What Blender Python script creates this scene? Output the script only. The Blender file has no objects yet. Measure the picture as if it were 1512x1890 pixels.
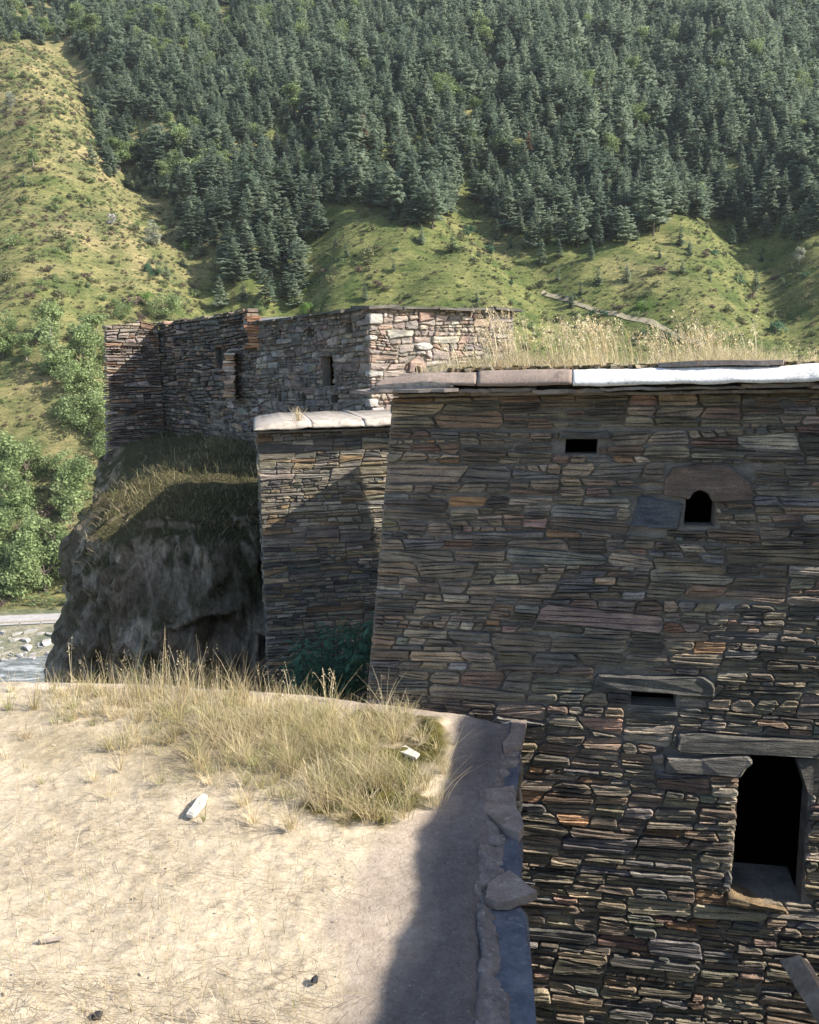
import bpy, math, random
import numpy as np
from mathutils import Vector, Matrix

# ---------------------------------------------------------------- camera, sky, sun, exposure
scn = bpy.context.scene
COL = scn.collection
rad = math.radians
FPX, PITCH, ROLL = 1570.0, rad(9.2), rad(1.1)
CAM = np.array([0.0, 0.0, 2.5])
FW = np.array([0, math.cos(PITCH), -math.sin(PITCH)])
_u0 = np.array([0, math.sin(PITCH), math.cos(PITCH)]); _r0 = np.array([1.0, 0, 0])
RT = math.cos(ROLL)*_r0 - math.sin(ROLL)*_u0
UP = math.cos(ROLL)*_u0 + math.sin(ROLL)*_r0
cd = bpy.data.cameras.new('camera'); cam = bpy.data.objects.new('camera', cd); COL.objects.link(cam)
cd.sensor_fit = 'HORIZONTAL'; cd.sensor_width = 36.0; cd.lens = 36.0*FPX/1512.0
cd.clip_start = 0.05; cd.clip_end = 4000
cam.matrix_world = Matrix(((RT[0], UP[0], -FW[0], CAM[0]), (RT[1], UP[1], -FW[1], CAM[1]), (RT[2], UP[2], -FW[2], CAM[2]), (0, 0, 0, 1)))
scn.camera = cam

SUN_EL, SUN_AZ = rad(35.0), rad(-14.3)            # azimuth measured from +x towards +y
SUN = np.array([math.cos(SUN_EL)*math.cos(SUN_AZ), math.cos(SUN_EL)*math.sin(SUN_AZ), math.sin(SUN_EL)])
world = bpy.data.worlds.new('World'); scn.world = world; world.use_nodes = True
wn = world.node_tree.nodes; wl = world.node_tree.links
bg = wn['Background']; sky = wn.new('ShaderNodeTexSky'); sky.sky_type = 'NISHITA'; sky.sun_disc = False
sky.sun_elevation = SUN_EL; sky.sun_rotation = rad(90) - SUN_AZ; sky.altitude = 1500; sky.air_density = 0.9; sky.dust_density = 3.5; sky.ozone_density = 0.4
wl.new(sky.outputs[0], bg.inputs[0]); bg.inputs[1].default_value = 0.15
sl = bpy.data.lights.new('sun', 'SUN'); sl.energy = 4.8; sl.angle = rad(0.5); sl.color = (1.0, 0.93, 0.82)
so = bpy.data.objects.new('sun', sl); COL.objects.link(so); so.location = (30, -10, 40)
so.rotation_euler = Vector(SUN).to_track_quat('Z', 'Y').to_euler()
scn.view_settings.view_transform = 'Standard'; scn.view_settings.look = 'None'
scn.view_settings.exposure = 0.92; scn.view_settings.gamma = 1.0; scn.view_settings.use_curve_mapping = False
scn.render.engine = 'CYCLES'
scn.cycles.use_denoising = True; scn.cycles.max_bounces = 5; scn.cycles.diffuse_bounces = 3; scn.cycles.volume_bounces = 0

rng = np.random.default_rng(7)
random.seed(7)

# ---------------------------------------------------------------- helpers
def ray(u, v):
    d = FW*FPX + RT*(u-756.0) - UP*(v-945.0)
    return d/np.linalg.norm(d)
def project(p):
    q = np.asarray(p, float) - CAM
    z = q@FW
    return 756.0 + FPX*(q@RT)/z, 945.0 - FPX*(q@UP)/z, z
def at_z(u, v, z):
    d = ray(u, v); return CAM + d*((z-CAM[2])/d[2])
def at_y(u, v, y):
    d = ray(u, v); return CAM + d*(y/d[1])
G = rad(11.0)
UA = np.array([math.cos(G), -math.sin(G), 0.0]); VA = np.array([math.sin(G), math.cos(G), 0.0]); ZA = np.array([0, 0, 1.0])
def uvz(U, V, z): return UA*U + VA*V + ZA*z

def _hash(ix, iy, iz, s):
    h = (ix*374761393 + iy*668265263 + iz*1274126177 + s*974634977) & 0xffffffff
    h = ((h ^ (h >> 13))*1274126177) & 0xffffffff
    h = ((h ^ (h >> 16))*2246822519) & 0xffffffff
    return ((h ^ (h >> 15)) & 0xffff)/65535.0
def vnoise(p, s=0):
    p = np.asarray(p, float); i = np.floor(p).astype(np.int64); f = p-i; f = f*f*(3-2*f)
    r = 0
    for a in (0, 1):
        for b in (0, 1):
            for c in (0, 1):
                w = (f[..., 0] if a else 1-f[..., 0])*(f[..., 1] if b else 1-f[..., 1])*(f[..., 2] if c else 1-f[..., 2])
                r = r + w*_hash(i[..., 0]+a, i[..., 1]+b, i[..., 2]+c, s)
    return r*2-1
def fbm(p, o=4, s=0, gain=0.5):
    p = np.asarray(p, float); r = 0; a = 1.0
    for k in range(o):
        r = r + a*vnoise(p*(2.03**k) + 13.7*k, s+k); a *= gain
    return r

def thing(name, label, cat, loc=(0, 0, 0), group=None):
    o = bpy.data.objects.new(name, None); COL.objects.link(o); o.location = tuple(loc); o.empty_display_size = 0.3
    o['label'] = label; o['category'] = cat
    if group: o['group'] = group
    return o
def tag(o, label, cat=None, group=None, kind=None):
    o['label'] = label
    if cat: o['category'] = cat
    if group: o['group'] = group
    if kind: o['kind'] = kind
    return o
def make_mesh(name, V, F, mats, col=None, mi=None, smooth=False):
    me = bpy.data.meshes.new(name)
    V = np.asarray(V, float)
    if isinstance(F, np.ndarray):
        n, k = F.shape
        me.vertices.add(len(V)); me.vertices.foreach_set('co', V.ravel())
        me.loops.add(n*k); me.loops.foreach_set('vertex_index', F.astype(np.int32).ravel())
        me.polygons.add(n); me.polygons.foreach_set('loop_start', np.arange(0, n*k, k, dtype=np.int32))
        me.update(calc_edges=True)
    else:
        me.from_pydata([tuple(v) for v in V], [], [tuple(int(i) for i in f) for f in F]); me.update()
    for m in (mats if isinstance(mats, (list, tuple)) else [mats]): me.materials.append(m)
    if col is not None:
        col = np.asarray(col, float)
        if col.ndim == 1: col = np.tile(col, (len(V), 1))
        if col.shape[1] == 3: col = np.concatenate([col, np.ones((len(col), 1))], 1)
        at = me.attributes.new('col', 'FLOAT_COLOR', 'POINT'); at.data.foreach_set('color', col.ravel())
    if mi is not None: me.polygons.foreach_set('material_index', np.asarray(mi, np.int32))
    if smooth: me.polygons.foreach_set('use_smooth', np.ones(len(me.polygons), bool))
    return me
def put(name, me, parent=None, loc=(0, 0, 0), kind=None):
    o = bpy.data.objects.new(name, me); COL.objects.link(o); o.location = tuple(loc)
    if parent is not None: o.parent = parent
    if kind: o['kind'] = kind
    return o
def mesh_part(name, V, F, mats, parent=None, kind=None, **k):
    """world-space verts; the object keeps the parent's frame (parents are never rotated here)"""
    V = np.asarray(V, float)
    off = np.zeros(3) if parent is None else np.array(parent.location)
    if parent is not None and parent.parent is not None: off = off + np.array(parent.parent.location)
    return put(name, make_mesh(name, V-off, F, mats, **k), parent, kind=kind)
def box_vf(c, dx, dy, dz):
    c = np.asarray(c, float); P = []
    for k in (-1, 1):
        for a, b in ((-1, -1), (1, -1), (1, 1), (-1, 1)): P.append(c+np.asarray(dx)*a+np.asarray(dy)*b+np.asarray(dz)*k)
    return P, [(3, 2, 1, 0), (4, 5, 6, 7), (0, 1, 5, 4), (1, 2, 6, 5), (2, 3, 7, 6), (3, 0, 4, 7)]
def prism(poly, down):
    """poly: list of 3-D points (counter-clockwise seen from the outside), extruded along -down"""
    n = len(poly); A = [np.asarray(p, float) for p in poly]; B = [a+np.asarray(down, float) for a in A]
    F = [tuple(range(n)), tuple(range(2*n-1, n-1, -1))] + [(i, n+i, n+(i+1) % n, (i+1) % n) for i in range(n)]
    return A+B, F
def join(parts):
    V = []; F = []
    for v, f in parts:
        b = len(V); V += list(v); F += [tuple(i+b for i in q) for q in f]
    return V, F

# ---------------------------------------------------------------- materials
def new_mat(name):
    m = bpy.data.materials.new(name); m.use_nodes = True
    return m, m.node_tree.nodes, m.node_tree.links, m.node_tree.nodes['Principled BSDF']
def N(nodes, t, **k):
    n = nodes.new(t)
    for a, b in k.items(): setattr(n, a, b)
    return n
def mixc(nodes, links, a, b, fac, mode='MIX'):
    m = nodes.new('ShaderNodeMix'); m.data_type = 'RGBA'; m.blend_type = mode; m.clamp_result = False
    for s, v in ((0, fac), (6, a), (7, b)):
        if hasattr(v, 'is_linked'): links.new(v, m.inputs[s])
        else: m.inputs[s].default_value = v if s == 0 else (*v, 1) if len(v) == 3 else v
    return m.outputs[2]
def ramp(nodes, links, x, p0, p1):
    r = nodes.new('ShaderNodeMapRange'); r.inputs[1].default_value = p0; r.inputs[2].default_value = p1
    links.new(x, r.inputs[0]); return r.outputs[0]
def noise(nodes, links, scale, vec=(1, 1, 1), detail=4, rough=0.55, src=None, dist=0.0):
    if src is None: src = nodes.new('ShaderNodeNewGeometry').outputs['Position']
    mp = nodes.new('ShaderNodeMapping'); mp.inputs[3].default_value = vec; links.new(src, mp.inputs[0])
    n = nodes.new('ShaderNodeTexNoise'); n.inputs['Scale'].default_value = scale; n.inputs['Detail'].default_value = detail
    n.inputs['Roughness'].default_value = rough; n.inputs['Distortion'].default_value = dist
    links.new(mp.outputs[0], n.inputs['Vector']); return n.outputs[0]
def bump(nodes, links, h, strength, dist, prev=None):
    b = nodes.new('ShaderNodeBump'); b.inputs['Strength'].default_value = strength; b.inputs['Distance'].default_value = dist
    links.new(h, b.inputs['Height'])
    if prev is not None: links.new(prev, b.inputs['Normal'])
    return b.outputs[0]
def attr(nodes, name='col'):
    a = nodes.new('ShaderNodeAttribute'); a.attribute_name = name; return a.outputs['Color']
def rot_src(nodes, links):
    g = nodes.new('ShaderNodeNewGeometry').outputs['Position']
    return g

def stone_mat(name, strata=(2.6, 2.6, 24), bd=0.018, lichen=0.25, rough=0.75):
    m, n, l, b = new_mat(name)
    c = attr(n)
    st = noise(n, l, 1.6, strata, 6, 0.65, dist=0.15)
    bl = noise(n, l, 5.0, (1, 1, 1.6), 5, 0.6)
    fine = noise(n, l, 70, (1, 1, 2.5), 4, 0.7)
    big = noise(n, l, 0.9, (1, 1, 1.5), 3)
    c = mixc(n, l, c, mixc(n, l, (0.35, 0.35, 0.35), (1.75, 1.7, 1.6), ramp(n, l, st, 0.33, 0.67)), 0.6, 'MULTIPLY')
    c = mixc(n, l, c, mixc(n, l, (0.6, 0.62, 0.66), (1.4, 1.32, 1.2), ramp(n, l, bl, 0.35, 0.65)), 0.8, 'MULTIPLY')
    c = mixc(n, l, c, mixc(n, l, (0.4, 0.4, 0.4), (1.6, 1.6, 1.6), ramp(n, l, fine, 0.32, 0.68)), 0.75, 'MULTIPLY')
    lm = n.new('ShaderNodeMath'); lm.operation = 'MULTIPLY'
    l.new(ramp(n, l, bl, 0.56, 0.70), lm.inputs[0]); l.new(ramp(n, l, fine, 0.45, 0.6), lm.inputs[1])
    l2 = n.new('ShaderNodeMath'); l2.operation = 'MULTIPLY'; l.new(lm.outputs[0], l2.inputs[0]); l2.inputs[1].default_value = lichen
    c = mixc(n, l, c, (0.36, 0.34, 0.30), l2.outputs[0])
    ol = n.new('ShaderNodeMath'); ol.operation = 'MULTIPLY'; l.new(ramp(n, l, big, 0.5, 0.72), ol.inputs[0]); ol.inputs[1].default_value = 0.35
    c = mixc(n, l, c, (0.10, 0.085, 0.045), ol.outputs[0])
    l.new(c, b.inputs['Base Color']); b.inputs['Roughness'].default_value = rough
    nb = bump(n, l, st, 0.9, bd*1.6); nb = bump(n, l, bl, 0.6, bd*1.6, nb); nb = bump(n, l, fine, 0.5, bd*0.35, nb)
    l.new(nb, b.inputs['Normal']); return m

def flat_mat(name, c0, c1, scale=4, vec=(1, 1, 1), fine=60, bd=0.01, rough=0.9, lo=0.35, hi=0.65, c2=None, use_attr=False):
    m, n, l, b = new_mat(name)
    a = noise(n, l, scale, vec, 6, 0.6); f = noise(n, l, fine, vec, 4, 0.7)
    c = mixc(n, l, c0, c1, ramp(n, l, a, lo, hi))
    if c2 is not None: c = mixc(n, l, c, c2, ramp(n, l, noise(n, l, scale*2.7, vec, 5, 0.65), 0.58, 0.70))
    c = mixc(n, l, c, mixc(n, l, (0.65, 0.65, 0.65), (1.3, 1.3, 1.3), ramp(n, l, f, 0.3, 0.7)), 0.7, 'MULTIPLY')
    if use_attr: c = mixc(n, l, c, attr(n), 1.0, 'MULTIPLY')
    l.new(c, b.inputs['Base Color']); b.inputs['Roughness'].default_value = rough
    nb = bump(n, l, a, 0.5, bd*2); nb = bump(n, l, f, 0.6, bd*0.5, nb); l.new(nb, b.inputs['Normal'])
    return m

def leaf_mat(name, c0, c1, trans=0.25, use_attr=False, spread=0.35):
    m, n, l, b = new_mat(name)
    oi = n.new('ShaderNodeObjectInfo')
    c = mixc(n, l, c0, c1, oi.outputs['Random'])
    if use_attr: c = mixc(n, l, c, attr(n), 1.0, 'MULTIPLY')
    l.new(c, b.inputs['Base Color']); b.inputs['Roughness'].default_value = 0.6; b.inputs['Specular IOR Level'].default_value = 0.25
    t = n.new('ShaderNodeBsdfTranslucent'); l.new(c, t.inputs['Color'])
    ms = n.new('ShaderNodeMixShader'); ms.inputs[0].default_value = trans
    l.new(b.outputs[0], ms.inputs[1]); l.new(t.outputs[0], ms.inputs[2])
    l.new(ms.outputs[0], n['Material Output'].inputs['Surface']); return m

M = {}
M['slate'] = stone_mat('slate_stone')
M['slate_far'] = stone_mat('tower_stone', (2.0, 2.0, 9), 0.015, 0.35)
M['slate_thin'] = stone_mat('thin_slate_stone', (1.5, 1.5, 18), 0.012, 0.2)
M['mortar'] = flat_mat('earth_mortar', (0.13, 0.115, 0.095), (0.27, 0.24, 0.195), 3, (1, 1, 2), 40, 0.02)
M['mortar_dark'] = flat_mat('dark_mortar', (0.06, 0.055, 0.05), (0.12, 0.11, 0.095), 3, (1, 1, 2), 40, 0.02)
M['void'] = flat_mat('painted_dark_inside', (0.012, 0.011, 0.01), (0.02, 0.018, 0.016), 3)  # near-black colour stands in for the darkness of an unlit room
M['brown_rim'] = flat_mat('brown_concrete_rim', (0.21, 0.155, 0.125), (0.30, 0.235, 0.19), 3.5, (1, 1, 1), 55, 0.008, c2=(0.16, 0.12, 0.10))
M['white_rim'] = flat_mat('whitewashed_rim', (0.70, 0.66, 0.60), (0.82, 0.79, 0.74), 5, (1, 1, 1), 60, 0.012, lo=0.3, hi=0.5, c2=(0.42, 0.38, 0.33))
M['pale_rim'] = flat_mat('pale_stone_rim', (0.34, 0.29, 0.235), (0.58, 0.52, 0.44), 5, (1, 1, 1), 50, 0.012, c2=(0.20, 0.165, 0.13))
M['rough_cement'] = flat_mat('rough_grey_cement', (0.30, 0.28, 0.26), (0.5, 0.48, 0.45), 22, (1, 1, 1), 90, 0.02)
M['wood'] = flat_mat('weathered_wood', (0.24, 0.19, 0.15), (0.52, 0.44, 0.36), 14, (0.6, 0.6, 0.22), 60, 0.010)
M['pale_wood'] = flat_mat('bleached_wood', (0.55, 0.50, 0.43), (0.72, 0.68, 0.60), 30, (1, 1, 1), 150, 0.002)
M['black_chip'] = flat_mat('black_stone_chip', (0.02, 0.02, 0.025), (0.05, 0.05, 0.055), 30)
M['blue_slate'] = flat_mat('blue_slate', (0.078, 0.090, 0.115), (0.15, 0.165, 0.185), 9, (1, 1, 1), 45, 0.004, rough=0.55, c2=(0.24, 0.22, 0.20))
M['brown_slab'] = flat_mat('brown_pebbly_slab', (.20, .155, .125), (.32, .26, .215), 9, (1, 1, 1), 60, .012, c2=(.40, .35, .30))
M['lip'] = flat_mat('crumbling_mortar', (.15, .125, .11), (.27, .235, .205), 12, (1, 1, 1), 60, .012, c2=(.36, .33, .30))
M['dark_slate'] = flat_mat('dark_grey_slate', (.10, .105, .115), (.20, .195, .19), 7, (1, 1, 1), 45, .006, rough=.7, c2=(.30, .26, .22))
M['grey_slab'] = flat_mat('grey_brown_slab', (0.17, 0.145, 0.125), (0.29, 0.25, 0.22), 6, (1, 1, 1), 50, 0.008, c2=(0.30, 0.19, 0.12))
M['grass'] = leaf_mat('dry_grass_blades', (0.9, 0.9, 0.9), (1, 1, 1), 0.3, True)
M['conifer'] = leaf_mat('conifer_needles', (0.135, 0.190, 0.140), (0.305, 0.365, 0.265), 0.40, True)
M['dead'] = leaf_mat('dead_needles', (0.34, 0.22, 0.15), (0.40, 0.27, 0.19), 0.25, True)
M['leaf'] = leaf_mat('broad_leaves', (0.20, 0.27, 0.11), (0.28, 0.35, 0.16), 0.4, True)
M['leaf_bright'] = leaf_mat('bright_leaves', (0.15, 0.27, 0.06), (0.19, 0.31, 0.08), 0.4, True)
M['leaf_pale'] = leaf_mat('pale_leaves', (0.30, 0.32, 0.24), (0.36, 0.38, 0.28), 0.3, True)
M['leaf_white'] = leaf_mat('silvery_twigs', (0.50, 0.47, 0.44), (0.55, 0.52, 0.48), 0.2, True)
M['scrub'] = leaf_mat('scrub_leaves', (0.14, 0.165, 0.08), (0.25, 0.245, 0.13), 0.3, True)
M['scrub_brown'] = leaf_mat('heather_scrub', (0.15, 0.115, 0.10), (0.20, 0.15, 0.11), 0.2, True)
M['bush_dark'] = leaf_mat('nettle_leaves', (0.08, 0.17, 0.10), (0.11, 0.20, 0.115), 0.4, True)
M['bark'] = flat_mat('bark', (0.07, 0.055, 0.045), (0.13, 0.10, 0.08), 6)
M['pale_bark'] = flat_mat('pale_bark', (0.25, 0.22, 0.19), (0.35, 0.32, 0.28), 6)

# ---------------------------------------------------------------- terrain
def base_line(x): return 172 + 0.10*(x+63)
def base_height(x, y):
    s = y - base_line(x)
    far = np.where(s < 14, -45.2 + 0.02*np.maximum(s, 0), -45 + 0.66*(s-14) + 1.2*np.minimum(s-14, 8)*0.35)
    bank = np.interp(s, [-80, -42, -40, -24, -20, -14, -8, 0], [-20, -47.6, -49.4, -49.4, -48.2, -46.6, -45.4, -45.2])
    far = np.where(s < 0, np.minimum(bank, -45.0), far)
    rho = np.sqrt((x-6)**2*np.where(x > 6, 0.25, 1.0) + np.where(y > 10, (y-10)**2*0.8, 0.0))
    near = -6.0 - 0.80*np.maximum(rho-19, 0)
    return np.maximum(far, np.where(s < -24, near, -999))
def plane_hit(u, v):
    d = ray(u, v); lo, hi = 60.0, 1500.0
    t = np.linspace(lo, hi, 3000); P = CAM + d*t[:, None]
    k = np.argmax(P[:, 2] < base_height(P[:, 0], P[:, 1]))
    return P[k, :2]
RELIEF = []
for pts, amp, w in (
        ([(40, 760), (60, 560), (50, 330), (30, 150)], 15, 26),
        ([(440, 590), (360, 470), (300, 380), (230, 270), (130, 90)], -11, 13),
        ([(900, 640), (760, 500), (640, 375), (630, 240)], 8.5, 26),
        ([(530, 570), (560, 430), (520, 250)], -8, 12),
        ([(1020, 560), (930, 450), (860, 340)], -7, 14),
        ([(1390, 640), (1280, 420), (1290, 250)], 6.5, 24),
        ([(1440, 600), (1390, 440), (1240, 300), (1195, 40)], -13, 17),
        ([(1560, 560), (1480, 300), (1330, 60)], 10, 18),
        ([(1040, 250), (960, 0)], 9, 18), ([(780, 250), (850, 60)], 8, 16), ([(410, 180), (400, 20)], -8, 12)):
    RELIEF.append((np.array([plane_hit(*p) for p in pts]), amp, w))
def seg_dist(x, y, line):
    best = np.full(np.shape(x), 1e9)
    for a, b in zip(line[:-1], line[1:]):
        ab = b-a; t = np.clip(((x-a[0])*ab[0]+(y-a[1])*ab[1])/(ab@ab), 0, 1)
        best = np.minimum(best, np.hypot(x-a[0]-t*ab[0], y-a[1]-t*ab[1]))
    return best
def height(x, y):
    x = np.asarray(x, float); y = np.asarray(y, float)
    z = base_height(x, y)
    s = np.clip((y-base_line(x)-16)/40, 0, 1)
    r = 0
    for line, amp, w in RELIEF: r = r + amp*np.exp(-(seg_dist(x, y, line)/w)**2)
    P = np.stack([x, y, np.zeros_like(x)], -1)
    r = r + 4.0*fbm(P/46.0, 3, 11) + 1.5*fbm(P/11.0, 3, 21)
    n = 0.5*fbm(P/6.0, 2, 31)*np.clip((np.hypot(x, y-8)-20)/15, 0, 1)*np.where(y < base_line(x)-50, 1, 0)
    return z + s*r + n
def axis(stops):
    out = []
    for a, b, st in stops: out.append(np.arange(a, b, st))
    return np.concatenate(out)
gx = axis([(-620, -280, 17), (-280, 320, 3.0), (320, 760, 20)])
gy = axis([(-90, 130, 5), (130, 320, 2.2), (320, 640, 4.5), (640, 770, 14)])
GX, GY = np.meshgrid(gx, gy)
GZ = height(GX, GY)
def grid_faces(nx, ny):
    i = np.arange(nx-1)[None, :] + nx*np.arange(ny-1)[:, None]; i = i.ravel()
    return np.stack([i, i+1, i+1+nx, i+nx], 1)
# hillside colour: tan on the dry left spur, greener to the right, gravel by the river (the plants that grow there)
spur = np.clip((-28 - GX - 0.30*(GY-200))/22, 0, 1)
g3 = np.stack([GX, GY, GZ], -1)
tanc = np.array([0.235, 0.212, 0.122]); grn = np.array([0.155, 0.17, 0.075]); grv = np.array([0.30, 0.28, 0.25]); floor_c = np.array([0.06, 0.065, 0.035])
w1 = np.clip(spur*0.8 + 0.65*fbm(g3/26, 4, 5), 0, 1)[..., None]
colr = grn*(1-w1)+tanc*w1
sb = GY-base_line(GX)
wg = (np.clip((sb+46)/3, 0, 1)*np.clip((6-sb)/6, 0, 1))[..., None]
colr = colr*(1-wg)+grv*wg

def hill_mat():
    m, n, l, b = new_mat('hillside_grass')
    c = attr(n)
    a = noise(n, l, 0.09, (1, 1, 1), 6, 0.6); d = noise(n, l, 0.5, (0.6, 1, 2.2), 6, 0.7); f = noise(n, l, 2.5, (0.7, 1, 2.0), 5, 0.75)
    c = mixc(n, l, c, mixc(n, l, (0.52, 0.66, 0.52), (1.35, 1.25, 1.2), ramp(n, l, a, 0.36, 0.64)), 1.0, 'MULTIPLY')
    c = mixc(n, l, c, mixc(n, l, (0.55, 0.62, 0.55), (1.35, 1.3, 1.2), ramp(n, l, d, 0.35, 0.62)), 0.9, 'MULTIPLY')
    c = mixc(n, l, c, mixc(n, l, (0.5, 0.52, 0.5), (1.4, 1.38, 1.3), ramp(n, l, f, 0.3, 0.68)), 0.8, 'MULTIPLY')
    l.new(c, b.inputs['Base Color']); b.inputs['Roughness'].default_value = 0.95; b.inputs['Specular IOR Level'].default_value = 0.1
    nb = bump(n, l, d, 0.8, 1.2); nb = bump(n, l, f, 0.8, 0.35, nb); l.new(nb, b.inputs['Normal']); return m
hill = put('hillside', make_mesh('hillside', g3.reshape(-1, 3), grid_faces(len(gx), len(gy)), hill_mat(), col=colr.reshape(-1, 3), smooth=True))
hz_v, hz_f = box_vf((70, 340, 155), (700, 0, 0), (0, 440, 0), (0, 0, 212))
hm = bpy.data.materials.new('haze_air'); hm.use_nodes = True; hm.node_tree.nodes.clear()
_o = hm.node_tree.nodes.new('ShaderNodeOutputMaterial'); _v = hm.node_tree.nodes.new('ShaderNodeVolumePrincipled')
_v.inputs['Density'].default_value = 0.00006; _v.inputs['Color'].default_value = (0.86, 0.93, 1.0, 1); hm.node_tree.links.new(_v.outputs[0], _o.inputs['Volume'])
tag(put('haze', make_mesh('haze', hz_v, hz_f, hm)), 'thin blue-white mountain haze filling the valley air', kind='stuff')
tag(hill, 'steep grassy mountainside and valley floor around the stone village', kind='structure')

def terrain_hit(u, v, t0=70.0):
    d = ray(u, v); t = np.arange(t0, 1100, 0.8); P = CAM + d*t[:, None]
    below = P[:, 2] < height(P[:, 0], P[:, 1])
    k = int(np.argmax(below)) if below.any() else len(t)-1
    return P[k]
# river, road, path
def ribbon(pts, half, lift=0.06, n=80):
    pts = np.asarray(pts, float); seg = np.r_[0, np.cumsum(np.hypot(*np.diff(pts, axis=0).T))]
    s = np.linspace(0, seg[-1], n); c = np.stack([np.interp(s, seg, pts[:, i]) for i in (0, 1)], 1)
    t = np.gradient(c, axis=0); t /= np.linalg.norm(t, axis=1)[:, None]; nn = np.stack([-t[:, 1], t[:, 0]], 1)
    V = []
    for k in np.linspace(-1, 1, 9):
        p = c + nn*half*k; V.append(np.c_[p, height(p[:, 0], p[:, 1])+lift])
    V = np.stack(V, 1).reshape(-1, 3); return V, grid_faces(9, n)
def river_mat():
    m, n, l, b = new_mat('river_water')
    a = noise(n, l, 0.55, (0.45, 1.3, 1), 6, 0.65, dist=1.2); c = mixc(n, l, (0.13, 0.15, 0.15), (0.62, 0.65, 0.66), ramp(n, l, a, 0.46, 0.70))
    l.new(c, b.inputs['Base Color']); b.inputs['Roughness'].default_value = 0.35; l.new(bump(n, l, a, 0.8, 0.5), b.inputs['Normal']); return m
xs = np.linspace(-420, 420, 120)
V = np.concatenate([np.c_[xs, base_line(xs)-43, np.full(120, -48.0)], np.c_[xs, base_line(xs)-19.0, np.full(120, -48.0)]])
i = np.arange(119); tag(put('river', make_mesh('river', V, np.stack([i, i+1, i+121, i+120], 1), river_mat())), 'grey river with white rapids in the valley bottom', kind='structure')
rx = np.linspace(-400, 400, 100)
V, F = ribbon(np.c_[rx, base_line(rx)-3.2], 3.4, 0.10, 160)
tag(mesh_part('road', V, F, flat_mat('pale_gravel_road', (0.36, 0.34, 0.32), (0.46, 0.44, 0.42), 0.6, (1, 1, 1), 8, 0.02)), 'pale road along the river below the left slope', kind='structure')
path_pts = [terrain_hit(*p)[:2] for p in ((1000, 540), (1035, 552), (1090, 572), (1150, 588), (1225, 610), (1300, 640))]
V, F = ribbon(path_pts, 1.0, 0.30, 160)
tag(mesh_part('path', V, F, flat_mat('bare_dirt_path', (0.20, 0.18, 0.105), (0.33, 0.285, 0.205), 0.8, (1, 1, 1), 6, 0.03)), 'bare dirt path crossing the green slope above the roof grass', kind='structure')
gr = thing('guard_rail', 'pale low guard rail with posts along the road by the river', 'guard rail', (-80, base_line(-80)-6.9, -45.2))
gxs = np.linspace(-150, -40, 56)
parts = []
for a, b2 in zip(gxs[:-1], gxs[1:]):
    pa = np.array([a, base_line(a)-6.9, 0]); pb = np.array([b2, base_line(b2)-6.9, 0])
    za, zb = float(height(pa[0], pa[1])), float(height(pb[0], pb[1]))
    mid = (pa+pb)/2 + ZA*((za+zb)/2+0.75); parts.append(box_vf(mid, (pb-pa)/2+ZA*(zb-za)/2, np.array([0, 0.05, 0]), ZA*0.16))
V, F = join(parts); mesh_part('rail', V, F, M['pale_rim'], gr)
for a in gxs[::2]:
    y = base_line(a)-6.75; V, F = box_vf((a, y, float(height(a, y))+0.42), (0.09, 0, 0), (0, 0.07, 0), (0, 0, 0.5)); mesh_part('post', V, F, M['pale_rim'], gr)

# ---------------------------------------------------------------- masonry
def clip(poly, nx, ny, c):
    """keep nx*x+ny*y <= c"""
    out = []
    for i in range(len(poly)):
        a, b = poly[i], poly[(i+1) % len(poly)]
        da, db = nx*a[0]+ny*a[1]-c, nx*b[0]+ny*b[1]-c
        if da <= 0: out.append(a)
        if (da < 0 < db) or (db < 0 < da):
            t = da/(da-db); out.append((a[0]+(b[0]-a[0])*t, a[1]+(b[1]-a[1])*t))
    return out
def area(p): return 0.5*sum(p[i][0]*p[(i+1) % len(p)][1]-p[(i+1) % len(p)][0]*p[i][1] for i in range(len(p)))
def inset(poly, g):
    q = list(poly); n = len(poly)
    for i in range(n):
        a, b = poly[i], poly[(i+1) % n]; dx, dy = b[0]-a[0], b[1]-a[1]; L = math.hypot(dx, dy)
        if L < 1e-5: continue
        nx, ny = dy/L, -dx/L
        q = clip(q, nx, ny, nx*a[0]+ny*a[1]-g)
        if len(q) < 3: return []
    return q
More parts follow.
